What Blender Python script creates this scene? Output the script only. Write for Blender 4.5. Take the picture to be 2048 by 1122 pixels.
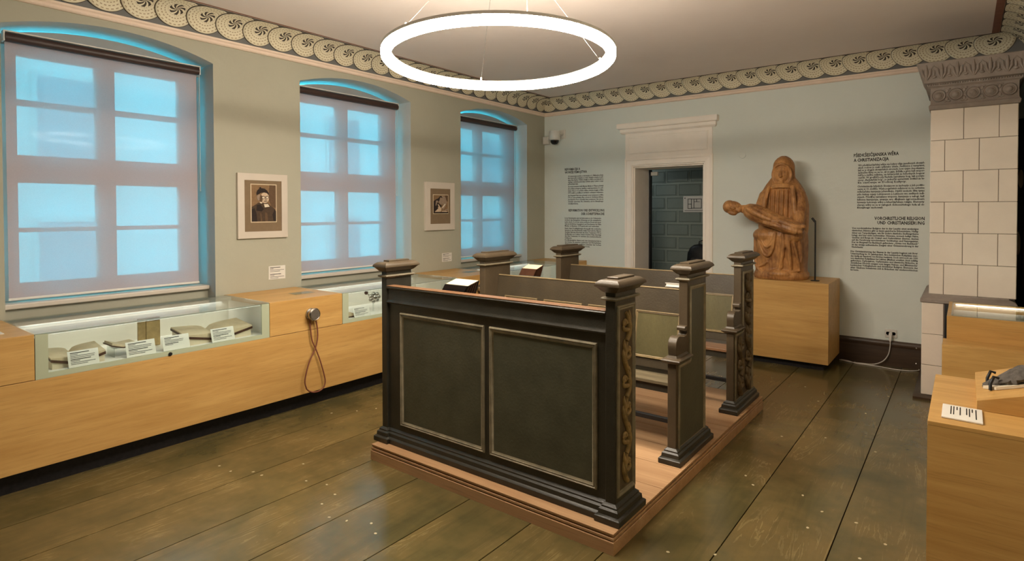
import bpy, bmesh, math, random
from mathutils import Vector, Matrix
random.seed(7)
for o in list(bpy.data.objects): bpy.data.objects.remove(o)
SC = bpy.context.scene
COL = SC.collection
PI = math.pi
def L(r, g, b):
    f = lambda c: ((c/255+.055)/1.055)**2.4 if c > 10.3 else c/255/12.92
    return (f(r), f(g), f(b), 1)

# ---------------------------------------------------------------- camera
YAW, PITCH, ROLL, FPX, CYP, CAMH = .6582, -.0183, -.0024, 1170.75, 443.26, 1.6
fw = Vector((-math.sin(YAW)*math.cos(PITCH), math.cos(YAW)*math.cos(PITCH), math.sin(PITCH)))
rt = Vector((math.cos(YAW), math.sin(YAW), 0)); up = rt.cross(fw)
r2 = math.cos(ROLL)*rt+math.sin(ROLL)*up; u2 = -math.sin(ROLL)*rt+math.cos(ROLL)*up
cd = bpy.data.cameras.new('camera'); cam = bpy.data.objects.new('camera', cd); COL.objects.link(cam)
cam.matrix_world = Matrix(((r2.x, u2.x, -fw.x, 0), (r2.y, u2.y, -fw.y, 0), (r2.z, u2.z, -fw.z, CAMH), (0, 0, 0, 1)))
cd.sensor_width = 36; cd.sensor_fit = 'HORIZONTAL'; cd.lens = 36*FPX/2048
cd.shift_y = -(561-CYP)/2048; cd.clip_start = .05; cd.clip_end = 200
SC.camera = cam
# ---------------------------------------------------------------- daylight and exposure
w = bpy.data.worlds.new('sky'); SC.world = w; w.use_nodes = True
bg = w.node_tree.nodes['Background']
bg.inputs[0].default_value = (.07, .62, .88, 1); bg.inputs[1].default_value = 10.5
vs = SC.view_settings
vs.view_transform = 'Standard'; vs.look = 'None'; vs.gamma = 1; vs.use_curve_mapping = False
vs.exposure = 0.12
RING_POWER = 122.0

# ---------------------------------------------------------------- materials
def new(name):
    m = bpy.data.materials.new(name); m.use_nodes = True
    nt = m.node_tree; p = nt.nodes['Principled BSDF']
    return m, nt, p
def N(nt, t, **kw):
    n = nt.nodes.new('ShaderNode'+t)
    for k, v in kw.items():
        if k.startswith('_'): setattr(n, k[1:], v)
        else:
            key = int(k[1:]) if k[0] == 'i' and k[1:].isdigit() else k.replace('__', ' ')
            if hasattr(v, 'is_output'): nt.links.new(v, n.inputs[key])
            else: n.inputs[key].default_value = v
    return n
def MA(nt, op, a, b=0.0, c=0.0):
    n = N(nt, 'Math', _operation=op)
    for i, v in enumerate((a, b, c)):
        if hasattr(v, 'is_output'): nt.links.new(v, n.inputs[i])
        else: n.inputs[i].default_value = v
    return n.outputs[0]
def MIX(nt, f, a, b):
    n = N(nt, 'MixRGB')
    for i, v in enumerate((f, a, b)):
        if hasattr(v, 'is_output'): nt.links.new(v, n.inputs[i])
        else: n.inputs[i].default_value = v
    return n.outputs[0]
def sc(c, k): return (c[0]*k, c[1]*k, c[2]*k, 1)
def paint(name, c, rough=.6, var=.08, scale=6, bump=0.0, spec=.4, metal=0.0, fine=0.0, stretch=(1, 1, 1), specks=0):
    m, nt, p = new(name)
    tc = N(nt, 'TexCoord'); mp = N(nt, 'Mapping', Vector=tc.outputs['Object'], Scale=stretch)
    n1 = N(nt, 'TexNoise', Vector=mp.outputs[0], Scale=scale, Detail=5.0, Roughness=.6)
    f = N(nt, 'MapRange', i0=n1.outputs[0], i1=.3, i2=.7).outputs[0]
    cc = MIX(nt, f, sc(c, 1-var), sc(c, 1+var))
    if fine:
        n2 = N(nt, 'TexNoise', Vector=mp.outputs[0], Scale=scale*30, Detail=2.0)
        cc = MIX(nt, MA(nt, 'MULTIPLY', n2.outputs[0], fine), cc, sc(c, .45))
    if specks:   # small chips and scratches in the paint
        vo = N(nt, 'TexVoronoi', Vector=mp.outputs[0], Scale=float(specks))
        wn = N(nt, 'SeparateColor', Color=vo.outputs['Color'])
        hit = MA(nt, 'MULTIPLY', MA(nt, 'LESS_THAN', vo.outputs['Distance'], MA(nt, 'MULTIPLY', wn.outputs[1], .11)), MA(nt, 'GREATER_THAN', wn.outputs[0], .8))
        cc = MIX(nt, MA(nt, 'MULTIPLY', hit, .6), cc, L(170, 160, 136))
    nt.links.new(cc, p.inputs['Base Color'])
    p.inputs['Roughness'].default_value = rough; p.inputs['Specular IOR Level'].default_value = spec
    p.inputs['Metallic'].default_value = metal
    if bump:
        n3 = N(nt, 'TexNoise', Vector=mp.outputs[0], Scale=scale*12, Detail=3.0)
        b = N(nt, 'Bump', Strength=bump, Distance=.01, Height=n3.outputs[0])
        nt.links.new(b.outputs[0], p.inputs['Normal'])
    return m
def wood(name, c1, c2, axis=1, scale=1.0, rough=.4, bump=.06, spec=.4, streak=.5):
    m, nt, p = new(name)
    tc = N(nt, 'TexCoord'); s = [26*scale]*3; s[axis] = 1.5*scale
    mp = N(nt, 'Mapping', Vector=tc.outputs['Object'], Scale=s)
    n1 = N(nt, 'TexNoise', Vector=mp.outputs[0], Scale=1.0, Detail=6.0, Roughness=.62, Distortion=.7)
    s2 = [7*scale]*3; s2[axis] = .8*scale
    mp2 = N(nt, 'Mapping', Vector=tc.outputs['Object'], Scale=s2)
    n2 = N(nt, 'TexNoise', Vector=mp2.outputs[0], Scale=1.0, Detail=3.0, Distortion=1.2)
    f = N(nt, 'MapRange', i0=n1.outputs[0], i1=.36, i2=.66).outputs[0]
    g = N(nt, 'MapRange', i0=n2.outputs[0], i1=.38, i2=.64).outputs[0]
    h = MA(nt, 'ADD', MA(nt, 'MULTIPLY', f, streak), MA(nt, 'MULTIPLY', g, 1-streak))
    s3 = [150*scale]*3; s3[axis] = 7*scale
    n3 = N(nt, 'TexNoise', Vector=N(nt, 'Mapping', Vector=tc.outputs['Object'], Scale=s3).outputs[0], Scale=1.0, Detail=3.0)
    fl_ = N(nt, 'MapRange', i0=n3.outputs[0], i1=.56, i2=.72, i4=.32).outputs[0]
    nt.links.new(MIX(nt, fl_, MIX(nt, h, c1, c2), sc(c1, .55)), p.inputs['Base Color'])
    p.inputs['Roughness'].default_value = rough; p.inputs['Specular IOR Level'].default_value = spec
    if bump:
        b = N(nt, 'Bump', Strength=bump, Distance=.004, Height=n1.outputs[0]); nt.links.new(b.outputs[0], p.inputs['Normal'])
    return m
def emit(name, c, k):
    m, nt, p = new(name); nt.nodes.remove(p)
    e = N(nt, 'Emission', Color=c, Strength=k); nt.links.new(e.outputs[0], nt.nodes['Material Output'].inputs[0])
    return m
def thin_glass(name, tint=(.9, .97, .94, 1), gloss=.08):
    m, nt, p = new(name); nt.nodes.remove(p)
    t = N(nt, 'BsdfTransparent', Color=tint); g = N(nt, 'BsdfGlossy', Roughness=.02)
    fr = N(nt, 'Fresnel', IOR=1.45)
    mx = N(nt, 'MixShader', i0=MA(nt, 'MAXIMUM', MA(nt, 'MINIMUM', fr.outputs[0], .5), gloss*.5), i1=t.outputs[0], i2=g.outputs[0])
    nt.links.new(mx.outputs[0], nt.nodes['Material Output'].inputs[0])
    return m

M = {}
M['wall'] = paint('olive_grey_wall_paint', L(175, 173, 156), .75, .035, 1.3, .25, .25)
M['wallb'] = paint('wall_paint_lifted_for_dim_light', L(222, 228, 222), .75, .03, 1.3, .25, .25)  # paler tone than the left wall's, offsetting weaker light at the back
M['ceil'] = paint('ceiling_paint', L(232, 219, 211), .8, .03, 1.2, .15, .2)
M['white'] = paint('white_gloss_paint', L(250, 242, 232), .45, .04, 3, .05)
M['sill'] = paint('sill_paint', L(205, 195, 182), .4, .03, 4)
M['winframe'] = paint('window_frame_paint', L(205, 205, 200), .45, .03, 4)
M['reveal'] = paint('grey_reveal_paint', L(196, 200, 198), .7, .03, 3, .1, .25)
M['archgrey'] = paint('grey_arch_panel', L(158, 158, 156), .6, .03, 4)
M['oak'] = wood('oak_veneer', L(186, 142, 80), L(209, 167, 102), 1, 1.0, .42, .03)
M['oakx'] = wood('oak_veneer_cross', L(186, 142, 80), L(209, 167, 102), 0, 1.0, .42, .03)
M['plinth'] = paint('black_speckled_plinth', L(34, 32, 34), .55, .3, 40, .1, .3)
M['dgreen'] = paint('dark_green_oil_paint', L(52, 50, 43), .38, .22, 9, .12, .45, fine=.35)
M['dpanel'] = paint('worn_green_panel_paint', L(80, 80, 66), .42, .24, 5, .12, .4, fine=.3, specks=22)
M['moulding'] = paint('worn_grey_moulding', L(142, 132, 110), .45, .35, 14, .1, .4, fine=.5, stretch=(1, 1, 1))
M['olive'] = paint('olive_brown_oil_paint', L(80, 68, 52), .4, .16, 7, .1, .4, fine=.25)
M['oliveb'] = paint('olive_backrest_paint', L(66, 57, 43), .4, .16, 7, .1, .4, fine=.25)
M['ocpanel'] = paint('ochre_green_panel_paint', L(90, 83, 54), .45, .2, 6, .12, .35, fine=.3, stretch=(1, 1, .35))
M['ocmould'] = paint('pale_ochre_moulding', L(132, 114, 82), .45, .15, 12, .05)
M['worn'] = wood('worn_seat_wood', L(84, 74, 56), L(124, 112, 86), 0, 1.3, .6, .2)
M['rail'] = wood('rubbed_rail_wood', L(100, 70, 48), L(142, 104, 74), 0, 1, .35, .05)
M['carve'] = paint('faded_gold_carving', L(150, 124, 78), .5, .4, 18, .1)
M['carved'] = paint('dark_gilded_carving', L(104, 88, 64), .5, .4, 18, .1)
M['pine'] = wood('pine_platform', L(176, 136, 98), L(203, 164, 124), 0, .6, .45, .04)
M['iron'] = paint('black_iron', L(24, 24, 26), .5, .2, 8)
M['chrome'] = paint('brushed_steel', L(190, 186, 180), .25, .05, 10, 0, .5, 1.0)
M['cord'] = paint('brown_leather_cord', L(120, 70, 52), .6, .1, 30)
M['card'] = paint('white_card', L(226, 222, 214), .7, .02, 5)
M['ink'] = paint('dark_print', L(26, 25, 24), .8, .05, 20)
M['black'] = paint('black_plastic', L(20, 20, 22), .45, .1, 10)
M['plastic'] = paint('white_plastic', L(215, 212, 205), .4, .02, 6)
M['cable'] = paint('white_cable', L(205, 200, 192), .5, .02, 6)
M['statue'] = None
M['tile'] = paint('glazed_white_tile', L(240, 228, 214), .28, .05, 3, .12, .5)
M['grout'] = paint('tile_joint', L(120, 105, 95), .8, .1, 10)
M['stovegrey'] = paint('grey_stove_paint', L(152, 140, 132), .6, .12, 12, .25)
M['board'] = wood('dark_baseboard', L(56, 42, 30), L(78, 60, 44), 0, 1, .4, .05)
M['mat'] = paint('brown_mount', L(126, 106, 82), .85, .06, 20)
M['lining'] = paint('white_case_lining', L(232, 228, 218), .7, .02, 5)
M['caseg'] = paint('pale_green_glass_border', L(178, 186, 160), .3, .03, 6)
M['glass'] = thin_glass('case_glass', (.94, .98, .96, 1), .1)
M['pane'] = thin_glass('window_glass', (.95, 1, 1, 1), .06)
M['led'] = emit('led_strip', (1, .97, .92, 1), 9)
M['paper'] = paint('old_paper', L(206, 188, 158), .8, .1, 14)
M['leather'] = paint('brown_leather_binding', L(74, 46, 32), .5, .2, 20)
M['vellum'] = paint('mottled_vellum', L(176, 150, 104), .6, .3, 14)
M['support'] = paint('cream_support', L(214, 200, 176), .7, .03, 6)
M['cblock'] = paint('grey_green_block', L(120, 130, 124), .7, .06, 4, .1)
M['clight'] = paint('grey_green_joint', L(150, 160, 152), .7, .05, 6)
M['strip'] = paint('pink_plaster_moulding', L(236, 216, 198), .6, .05, 6, .1)
M['cove'] = paint('slate_cove_paint', L(112, 112, 110), .7, .08, 5, .1)
M['redline'] = paint('red_brown_line', L(142, 96, 78), .7, .15, 10)
M['darkline'] = paint('dark_line', L(70, 52, 46), .7, .2, 20)
M['stone'] = paint('grey_stone', L(110, 104, 98), .8, .35, 40, .8)
M['chip'] = paint('bare_pale_wood_chip', L(186, 172, 136), .7, .1, 30)
M['facade'] = paint('pale_facade', L(215, 215, 210), .8, .04, 2)
M['facadewin'] = paint('dark_window_glass', L(160, 165, 168), .3, .05, 3)
M['ground'] = paint('street_paving', L(130, 130, 128), .8, .1, 2)
M['roller'] = paint('dark_roller', L(62, 46, 42), .45, .08, 8)

def statue_mat():
    m, nt, p = new('carved_limewood')
    tc = N(nt, 'TexCoord')
    n1 = N(nt, 'TexNoise', Vector=tc.outputs['Object'], Scale=5.0, Detail=6.0, Roughness=.65)
    mp = N(nt, 'Mapping', Vector=tc.outputs['Object'], Scale=(60, 60, 5))
    n2 = N(nt, 'TexNoise', Vector=mp.outputs[0], Scale=1.0, Detail=3.0)
    f = N(nt, 'MapRange', i0=MA(nt, 'ADD', MA(nt, 'MULTIPLY', n1.outputs[0], .7), MA(nt, 'MULTIPLY', n2.outputs[0], .3)), i1=.38, i2=.62).outputs[0]
    nt.links.new(MIX(nt, f, L(120, 77, 43), L(198, 144, 86)), p.inputs['Base Color'])
    p.inputs['Roughness'].default_value = .5
    b = N(nt, 'Bump', Strength=.25, Distance=.006, Height=n1.outputs[0]); nt.links.new(b.outputs[0], p.inputs['Normal'])
    return m
M['statue'] = statue_mat()
def floor_mat():
    m, nt, p = new('worn_green_floor_paint')
    tc = N(nt, 'TexCoord'); oi = N(nt, 'ObjectInfo')
    off = N(nt, 'CombineXYZ', i0=MA(nt, 'MULTIPLY', oi.outputs['Random'], 40.0), i1=MA(nt, 'MULTIPLY', oi.outputs['Random'], 17.0))
    va = N(nt, 'VectorMath', _operation='ADD', i0=tc.outputs['Object'], i1=off.outputs[0])
    mp = N(nt, 'Mapping', Vector=va.outputs[0], Scale=(9, .8, 1))
    g = N(nt, 'TexNoise', Vector=mp.outputs[0], Scale=1.0, Detail=6.0, Roughness=.6, Distortion=1.4)
    big = N(nt, 'TexNoise', Vector=va.outputs[0], Scale=2.2, Detail=4.0, Roughness=.6)
    c = MIX(nt, N(nt, 'MapRange', i0=big.outputs[0], i1=.36, i2=.66).outputs[0], L(86, 78, 48), L(112, 95, 57))
    ringy = MA(nt, 'GREATER_THAN', MA(nt, 'SINE', MA(nt, 'MULTIPLY', g.outputs[0], 46.0)), .86)
    spot = N(nt, 'MapRange', i0=big.outputs[0], i1=.48, i2=.62).outputs[0]
    c = MIX(nt, MA(nt, 'MULTIPLY', MA(nt, 'MULTIPLY', ringy, spot), .45), c, L(150, 132, 88))
    c = MIX(nt, N(nt, 'MapRange', i0=g.outputs[0], i1=.5, i2=.75, i4=.35).outputs[0], c, L(54, 54, 36))
    nt.links.new(c, p.inputs['Base Color'])
    nt.links.new(N(nt, 'MapRange', i0=big.outputs[0], i1=.3, i2=.7, i3=.15, i4=.27).outputs[0], p.inputs['Roughness'])
    p.inputs['Specular IOR Level'].default_value = .5
    b = N(nt, 'Bump', Strength=.1, Distance=.004, Height=g.outputs[0]); nt.links.new(b.outputs[0], p.inputs['Normal'])
    return m
M['floor'] = floor_mat()
def blind_mat():
    m, nt, p = new('screen_fabric'); nt.nodes.remove(p)
    tc = N(nt, 'TexCoord')
    n = N(nt, 'TexNoise', Vector=tc.outputs['Object'], Scale=220.0, Detail=2.0)
    c = MIX(nt, n.outputs[0], L(196, 176, 176), L(212, 192, 192))
    d = N(nt, 'BsdfDiffuse', Color=c); t = N(nt, 'BsdfTranslucent', Color=L(190, 205, 212)); tr = N(nt, 'BsdfTransparent', Color=(1, 1, 1, 1))
    a = N(nt, 'MixShader', i0=.2, i1=d.outputs[0], i2=t.outputs[0])
    bb = N(nt, 'MixShader', i0=.34, i1=a.outputs[0], i2=tr.outputs[0])
    nt.links.new(bb.outputs[0], nt.nodes['Material Output'].inputs[0])
    return m
M['blind'] = blind_mat()
def scallop_mat():
    m, nt, p = new('stencilled_scallop')
    uv = N(nt, 'UVMap'); s = N(nt, 'SeparateXYZ', Vector=uv.outputs[0]); x, y = s.outputs[0], s.outputs[1]
    x = MA(nt, 'SUBTRACT', MA(nt, 'MULTIPLY', x, 2.0), 1.0); y = MA(nt, 'SUBTRACT', MA(nt, 'MULTIPLY', y, 2.0), 1.0)
    r = MA(nt, 'SQRT', MA(nt, 'ADD', MA(nt, 'MULTIPLY', x, x), MA(nt, 'MULTIPLY', y, y)))
    th = MA(nt, 'ARCTAN2', y, x)
    band = MA(nt, 'MULTIPLY', r, 6.4); fr = MA(nt, 'FRACT', band); idx = MA(nt, 'FLOOR', band)
    inb = MA(nt, 'MULTIPLY', MA(nt, 'GREATER_THAN', fr, .4), MA(nt, 'LESS_THAN', fr, .68))
    dash = MA(nt, 'LESS_THAN', MA(nt, 'FRACT', MA(nt, 'ADD', MA(nt, 'MULTIPLY', th, 26/(2*PI)), MA(nt, 'MULTIPLY', idx, .5))), .55)
    rng = MA(nt, 'MULTIPLY', MA(nt, 'GREATER_THAN', r, .4), MA(nt, 'LESS_THAN', r, .93))
    dashes = MA(nt, 'MULTIPLY', MA(nt, 'MULTIPLY', inb, dash), rng)
    sw = MA(nt, 'MULTIPLY', MA(nt, 'GREATER_THAN', MA(nt, 'SINE', MA(nt, 'ADD', MA(nt, 'MULTIPLY', th, 7.0), MA(nt, 'MULTIPLY', r, 18.0))), -.15), MA(nt, 'LESS_THAN', r, .36))
    nz = N(nt, 'TexNoise', Vector=uv.outputs[0], Scale=5.0, Detail=4.0)
    base = MIX(nt, nz.outputs[0], L(222, 212, 182), L(236, 228, 204))
    c = MIX(nt, MA(nt, 'MULTIPLY', dashes, .75), base, L(132, 104, 56))
    c = MIX(nt, sw, c, L(66, 58, 50))
    c = MIX(nt, MA(nt, 'MULTIPLY', MA(nt, 'GREATER_THAN', r, .92), .6), c, L(214, 208, 184))
    c = MIX(nt, MA(nt, 'GREATER_THAN', r, .972), c, L(76, 66, 54))
    nt.links.new(c, p.inputs['Base Color']); p.inputs['Roughness'].default_value = .7
    return m
M['scallop'] = scallop_mat()

# ---------------------------------------------------------------- mesh building
ORG = {}
def root_org(o): return ORG.get(o.name, Vector((0, 0, 0)))
class MB:
    def __init__(s): s.v = []; s.f = []
    def add(s, vs, fs):
        n = len(s.v); s.v += [tuple(p) for p in vs]; s.f += [tuple(i+n for i in f) for f in fs]; return s
    def box(s, x0, x1, y0, y1, z0, z1):
        return s.add([(x, y, z) for z in (z0, z1) for y in (y0, y1) for x in (x0, x1)],
                     [(0, 2, 3, 1), (4, 5, 7, 6), (0, 1, 5, 4), (2, 6, 7, 3), (0, 4, 6, 2), (1, 3, 7, 5)])
    def loops(s, ls, cap=True, close=True):
        n = len(ls[0]); vs = [p for l in ls for p in l]; fs = []
        for i in range(len(ls)-1):
            for j in range(n if close else n-1):
                k = (j+1) % n; fs.append((i*n+j, i*n+k, (i+1)*n+k, (i+1)*n+j))
        if cap: fs.append(tuple(range(n-1, -1, -1))); fs.append(tuple(range((len(ls)-1)*n, len(ls)*n)))
        return s.add(vs, fs)
    def rect_loft(s, x0, x1, y0, y1, prof, cap=True):
        return s.loops([[(x0-o, y0-o, z), (x1+o, y0-o, z), (x1+o, y1+o, z), (x0-o, y1+o, z)] for o, z in prof], cap)
    def ring(s, f, a0, a1, b0, b1, prof):
        return s.loops([[f(a0+i, b0+i, h), f(a1-i, b0+i, h), f(a1-i, b1-i, h), f(a0+i, b1-i, h)] for i, h in prof], False)
    def prism(s, poly, f, h0, h1):
        n = len(poly)
        return s.loops([[f(a, b, h0) for a, b in poly], [f(a, b, h1) for a, b in poly]])
    def tube(s, pts, r, seg=8, cap=True, flat=1.0):
        pts = [Vector(p) for p in pts]; n = len(pts)
        rs = r if isinstance(r, (list, tuple)) else [r]*n; ls = []
        prev = None
        for i, p in enumerate(pts):
            t = (pts[min(i+1, n-1)]-pts[max(i-1, 0)]).normalized()
            if prev is None:
                a = Vector((0, 0, 1)) if abs(t.z) < .9 else Vector((1, 0, 0))
                u = t.cross(a).normalized()
            else:
                u = (prev-t*prev.dot(t)).normalized()
            prev = u; v = t.cross(u)
            ls.append([p+(u*math.cos(2*PI*k/seg)+v*math.sin(2*PI*k/seg)*flat)*rs[i] for k in range(seg)])
        return s.loops(ls, cap)
    def lathe(s, prof, c, axis='z', seg=24):
        ls = []
        for r, h in prof:
            l = []
            for k in range(seg):
                a = 2*PI*k/seg; x, y = r*math.cos(a), r*math.sin(a)
                l.append({'z': (c[0]+x, c[1]+y, c[2]+h), 'x': (c[0]+h, c[1]+x, c[2]+y), 'y': (c[0]+y, c[1]+h, c[2]+x)}[axis])
            ls.append(l)
        return s.loops(ls)
    def ell(s, c, r, rot=None, seg=16, rings=10):
        ls = []
        for i in range(rings+1):
            ph = PI*i/rings; rr = max(math.sin(ph), .02)
            l = []
            for k in range(seg):
                a = 2*PI*k/seg
                p = Vector((r[0]*rr*math.cos(a), r[1]*rr*math.sin(a), -r[2]*math.cos(ph)))
                if rot: p = rot @ p
                l.append(p+Vector(c))
            ls.append(l)
        return s.loops(ls)
    def build(s, name, mat, parent=None, smooth=None, bevel=0.0, kind=None):
        me = bpy.data.meshes.new(name)
        o_ = root_org(parent) if parent else Vector((0, 0, 0))
        me.from_pydata([(p[0]-o_.x, p[1]-o_.y, p[2]-o_.z) for p in s.v], [], s.f)
        bm = bmesh.new(); bm.from_mesh(me); bmesh.ops.recalc_face_normals(bm, faces=bm.faces); bm.to_mesh(me); bm.free()
        me.materials.append(M[mat] if isinstance(mat, str) else mat)
        if smooth:
            for q in me.polygons: q.use_smooth = True
            me.set_sharp_from_angle(angle=math.radians(smooth))
        o = bpy.data.objects.new(name, me); COL.objects.link(o)
        if parent: o.parent = parent; ORG[o.name] = o_
        if bevel:
            b = o.modifiers.new('edge', 'BEVEL'); b.width = bevel; b.segments = 2; b.limit_method = 'ANGLE'; b.harden_normals = False
        if kind: o['kind'] = kind
        return o
def tag(o, label, cat, group=None):
    o['label'] = label; o['category'] = cat
    if group: o['group'] = group
    return o
def thing(name, label, cat, loc, group=None):
    o = bpy.data.objects.new(name, None); COL.objects.link(o); o.location = loc; o.empty_display_size = .1
    ORG[o.name] = Vector(loc); return tag(o, label, cat, group)
def struct(name, loc=(0, 0, 0)):
    o = bpy.data.objects.new(name, None); COL.objects.link(o); o.location = loc; ORG[o.name] = Vector(loc); o['kind'] = 'structure'; return o
def box(name, mat, parent, x0, x1, y0, y1, z0, z1, bevel=0.0, kind=None):
    return MB().box(x0, x1, y0, y1, z0, z1).build(name, mat, parent, None, bevel, kind)
def copy_tree(o, parent=None):
    c = o.copy(); COL.objects.link(c); c.parent = parent
    for ch in list(o.children): copy_tree(ch, c)
    return c
def arc(c, r, a0, a1, n): return [(c[0]+r*math.cos(math.radians(a0+(a1-a0)*i/n)), c[1]+r*math.sin(math.radians(a0+(a1-a0)*i/n))) for i in range(n+1)]
def ellp(cx, cy, rx, ry, n=20, a0=0, a1=360): return [(cx+rx*math.cos(math.radians(a0+(a1-a0)*i/n)), cy+ry*math.sin(math.radians(a0+(a1-a0)*i/n))) for i in range(n)]

# ================================================================ the room
XW, YB, XR, YF, ZC = -4.897, 7.12, .45, -7.0, 3.205
WINS = [(.98, 2.322), (3.115, 4.49), (5.307, 6.683)]
ZNICHE, ZSPR, RISE = .60, 2.815, .112
def arch_z(y, y0, y1):
    t = (2*y-y0-y1)/(y1-y0); h = (y1-y0)/2; R = (h*h+RISE*RISE)/(2*RISE)
    return ZSPR+RISE-R+math.sqrt(max(R*R-(t*h)**2, 0))
wl = MB(); RV = []; cur = YF
XO = -5.36
for y0, y1 in WINS:
    rv = MB(); RV.append(rv)
    wl.add([(XW, cur, 0), (XW, y0, 0), (XW, y0, 3.3), (XW, cur, 3.3)], [(0, 1, 2, 3)])
    wl.add([(XW, y0, 0), (XW, y1, 0), (XW, y1, ZNICHE), (XW, y0, ZNICHE)], [(0, 1, 2, 3)])
    ys = [y0+(y1-y0)*i/20 for i in range(21)]
    for a, b in zip(ys, ys[1:]):
        za, zb = arch_z(a, y0, y1), arch_z(b, y0, y1)
        wl.add([(XW, a, za), (XW, b, zb), (XW, b, 3.3), (XW, a, 3.3)], [(0, 1, 2, 3)])
        rv.add([(XW, a, za), (XW, b, zb), (XO, b, zb), (XO, a, za)], [(0, 1, 2, 3)])
        wl.add([(XO, a, za), (XO, b, zb), (XO, b, 3.3), (XO, a, 3.3)], [(0, 1, 2, 3)])
    for y in (y0, y1):
        rv.add([(XW, y, ZNICHE), (XO, y, ZNICHE), (XO, y, ZSPR), (XW, y, ZSPR)], [(0, 1, 2, 3)])
    wl.add([(XW, y0, ZNICHE), (XW, y1, ZNICHE), (-5.03, y1, ZNICHE), (-5.03, y0, ZNICHE)], [(0, 1, 2, 3)])
    wl.add([(-5.03, y0, ZNICHE), (-5.03, y1, ZNICHE), (-5.03, y1, .955), (-5.03, y0, .955)], [(0, 1, 2, 3)])
    wl.add([(-5.03, y0, .955), (-5.03, y1, .955), (XO, y1, .955), (XO, y0, .955)], [(0, 1, 2, 3)])
    # outer skin below and above the opening
    wl.add([(XO, y0, 0), (XO, y1, 0), (XO, y1, .955), (XO, y0, .955)], [(0, 1, 2, 3)])
    cur = y1
wl.add([(XW, cur, 0), (XW, YB, 0), (XW, YB, 3.3), (XW, cur, 3.3)], [(0, 1, 2, 3)])
wl.box(XO-.02, XO, YF, WINS[0][0], 0, 3.3)
for (a0, a1), (b0, b1) in zip(WINS, WINS[1:]): wl.box(XO-.02, XO, a1, b0, 0, 3.3)
wl.box(XO-.02, XO, WINS[2][1], YB+.3, 0, 3.3)
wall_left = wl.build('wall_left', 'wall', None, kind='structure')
for rv in RV: rv.build('window_reveal', 'reveal', wall_left)
DX0, DX1, DZ = -3.461, -2.531, 2.172
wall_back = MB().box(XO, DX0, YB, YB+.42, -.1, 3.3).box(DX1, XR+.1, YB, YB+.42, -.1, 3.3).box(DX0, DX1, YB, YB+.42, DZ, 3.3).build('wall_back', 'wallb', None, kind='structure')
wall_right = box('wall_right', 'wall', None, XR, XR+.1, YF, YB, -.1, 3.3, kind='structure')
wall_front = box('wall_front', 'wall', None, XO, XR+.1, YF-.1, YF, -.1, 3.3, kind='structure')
ceiling = box('ceiling', 'ceil', None, XO, XR+.1, YF-.1, YB+.42, ZC, ZC+.1, kind='structure')

# floor planks
floor = struct('floor')
box('subfloor', 'darkline', floor, XO, XR+.1, YF-.1, YB+.42, -.08, -.031)
PW = .4185
k0 = -11
def plank(x0, x1, y0, y1):
    cx = (x0+x1)/2
    me = MB().box(x0-cx+.003, x1-cx-.003, y0, y1, -.03, 0)
    o = me.build('plank', 'floor', floor); o.location.x = cx
for k in range(-11, 4):
    x0 = -.487+k*PW; x1 = x0+PW
    x0 = max(x0, XW); x1 = min(x1, XR)
    if x1-x0 < .03: continue
    if k % 2: plank(x0, x1, YF, YB)
    else:
        plank(x0, x1, YF, YB)
# bare chips in the floor paint over the nails
rng = random.Random(3)
chip_me = []
for q in range(5):
    n = rng.randint(5, 7); pts = [(.007*(1+.5*rng.random())*math.cos(2*PI*i/n), .005*(1+.6*rng.random())*math.sin(2*PI*i/n)) for i in range(n)]
    mb = MB().prism(pts, lambda a, b, h: (a, b, h), 0, .0012)
    o = mb.build('paint_chip', 'chip', floor); o.location = (-3.3+.5*q, 2.1-.12*q, 0); chip_me.append(o)
for xx, yy in [(-3.7, 1.75), (-3.55, 1.79), (-3.42, 1.83), (-3.33, 1.86), (-3.05, 1.97), (-2.93, 2.0), (-2.75, 1.9), (-2.62, 1.84), (-2.5, 1.86), (-2.38, 1.88), (-3.95, 2.75), (-3.85, 2.95), (-3.75, 3.05), (-3.6, 3.1), (-3.5, 3.2), (-3.42, 3.02), (-3.3, 3.3),
               (-1.1, 2.62), (-.93, 2.72), (-.82, 2.68), (-.78, 2.7), (-.72, 3.6), (-.95, 3.55), (-1.02, 3.62), (-.56, 3.45), (-.42, 3.4), (-.3, 3.3), (-.35, 3.1), (-.6, 3.2), (-1.0, 4.4), (-.75, 4.6), (-.45, 4.5), (-.95, 5.4), (-.6, 5.3), (-.5, 5.9), (-1.1, 5.8)]:
    c = rng.choice(chip_me).copy(); COL.objects.link(c); c.location = (xx+rng.uniform(-.03, .03), yy+rng.uniform(-.03, .03), 0); c.rotation_euler.z = rng.uniform(0, 3); 

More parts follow.
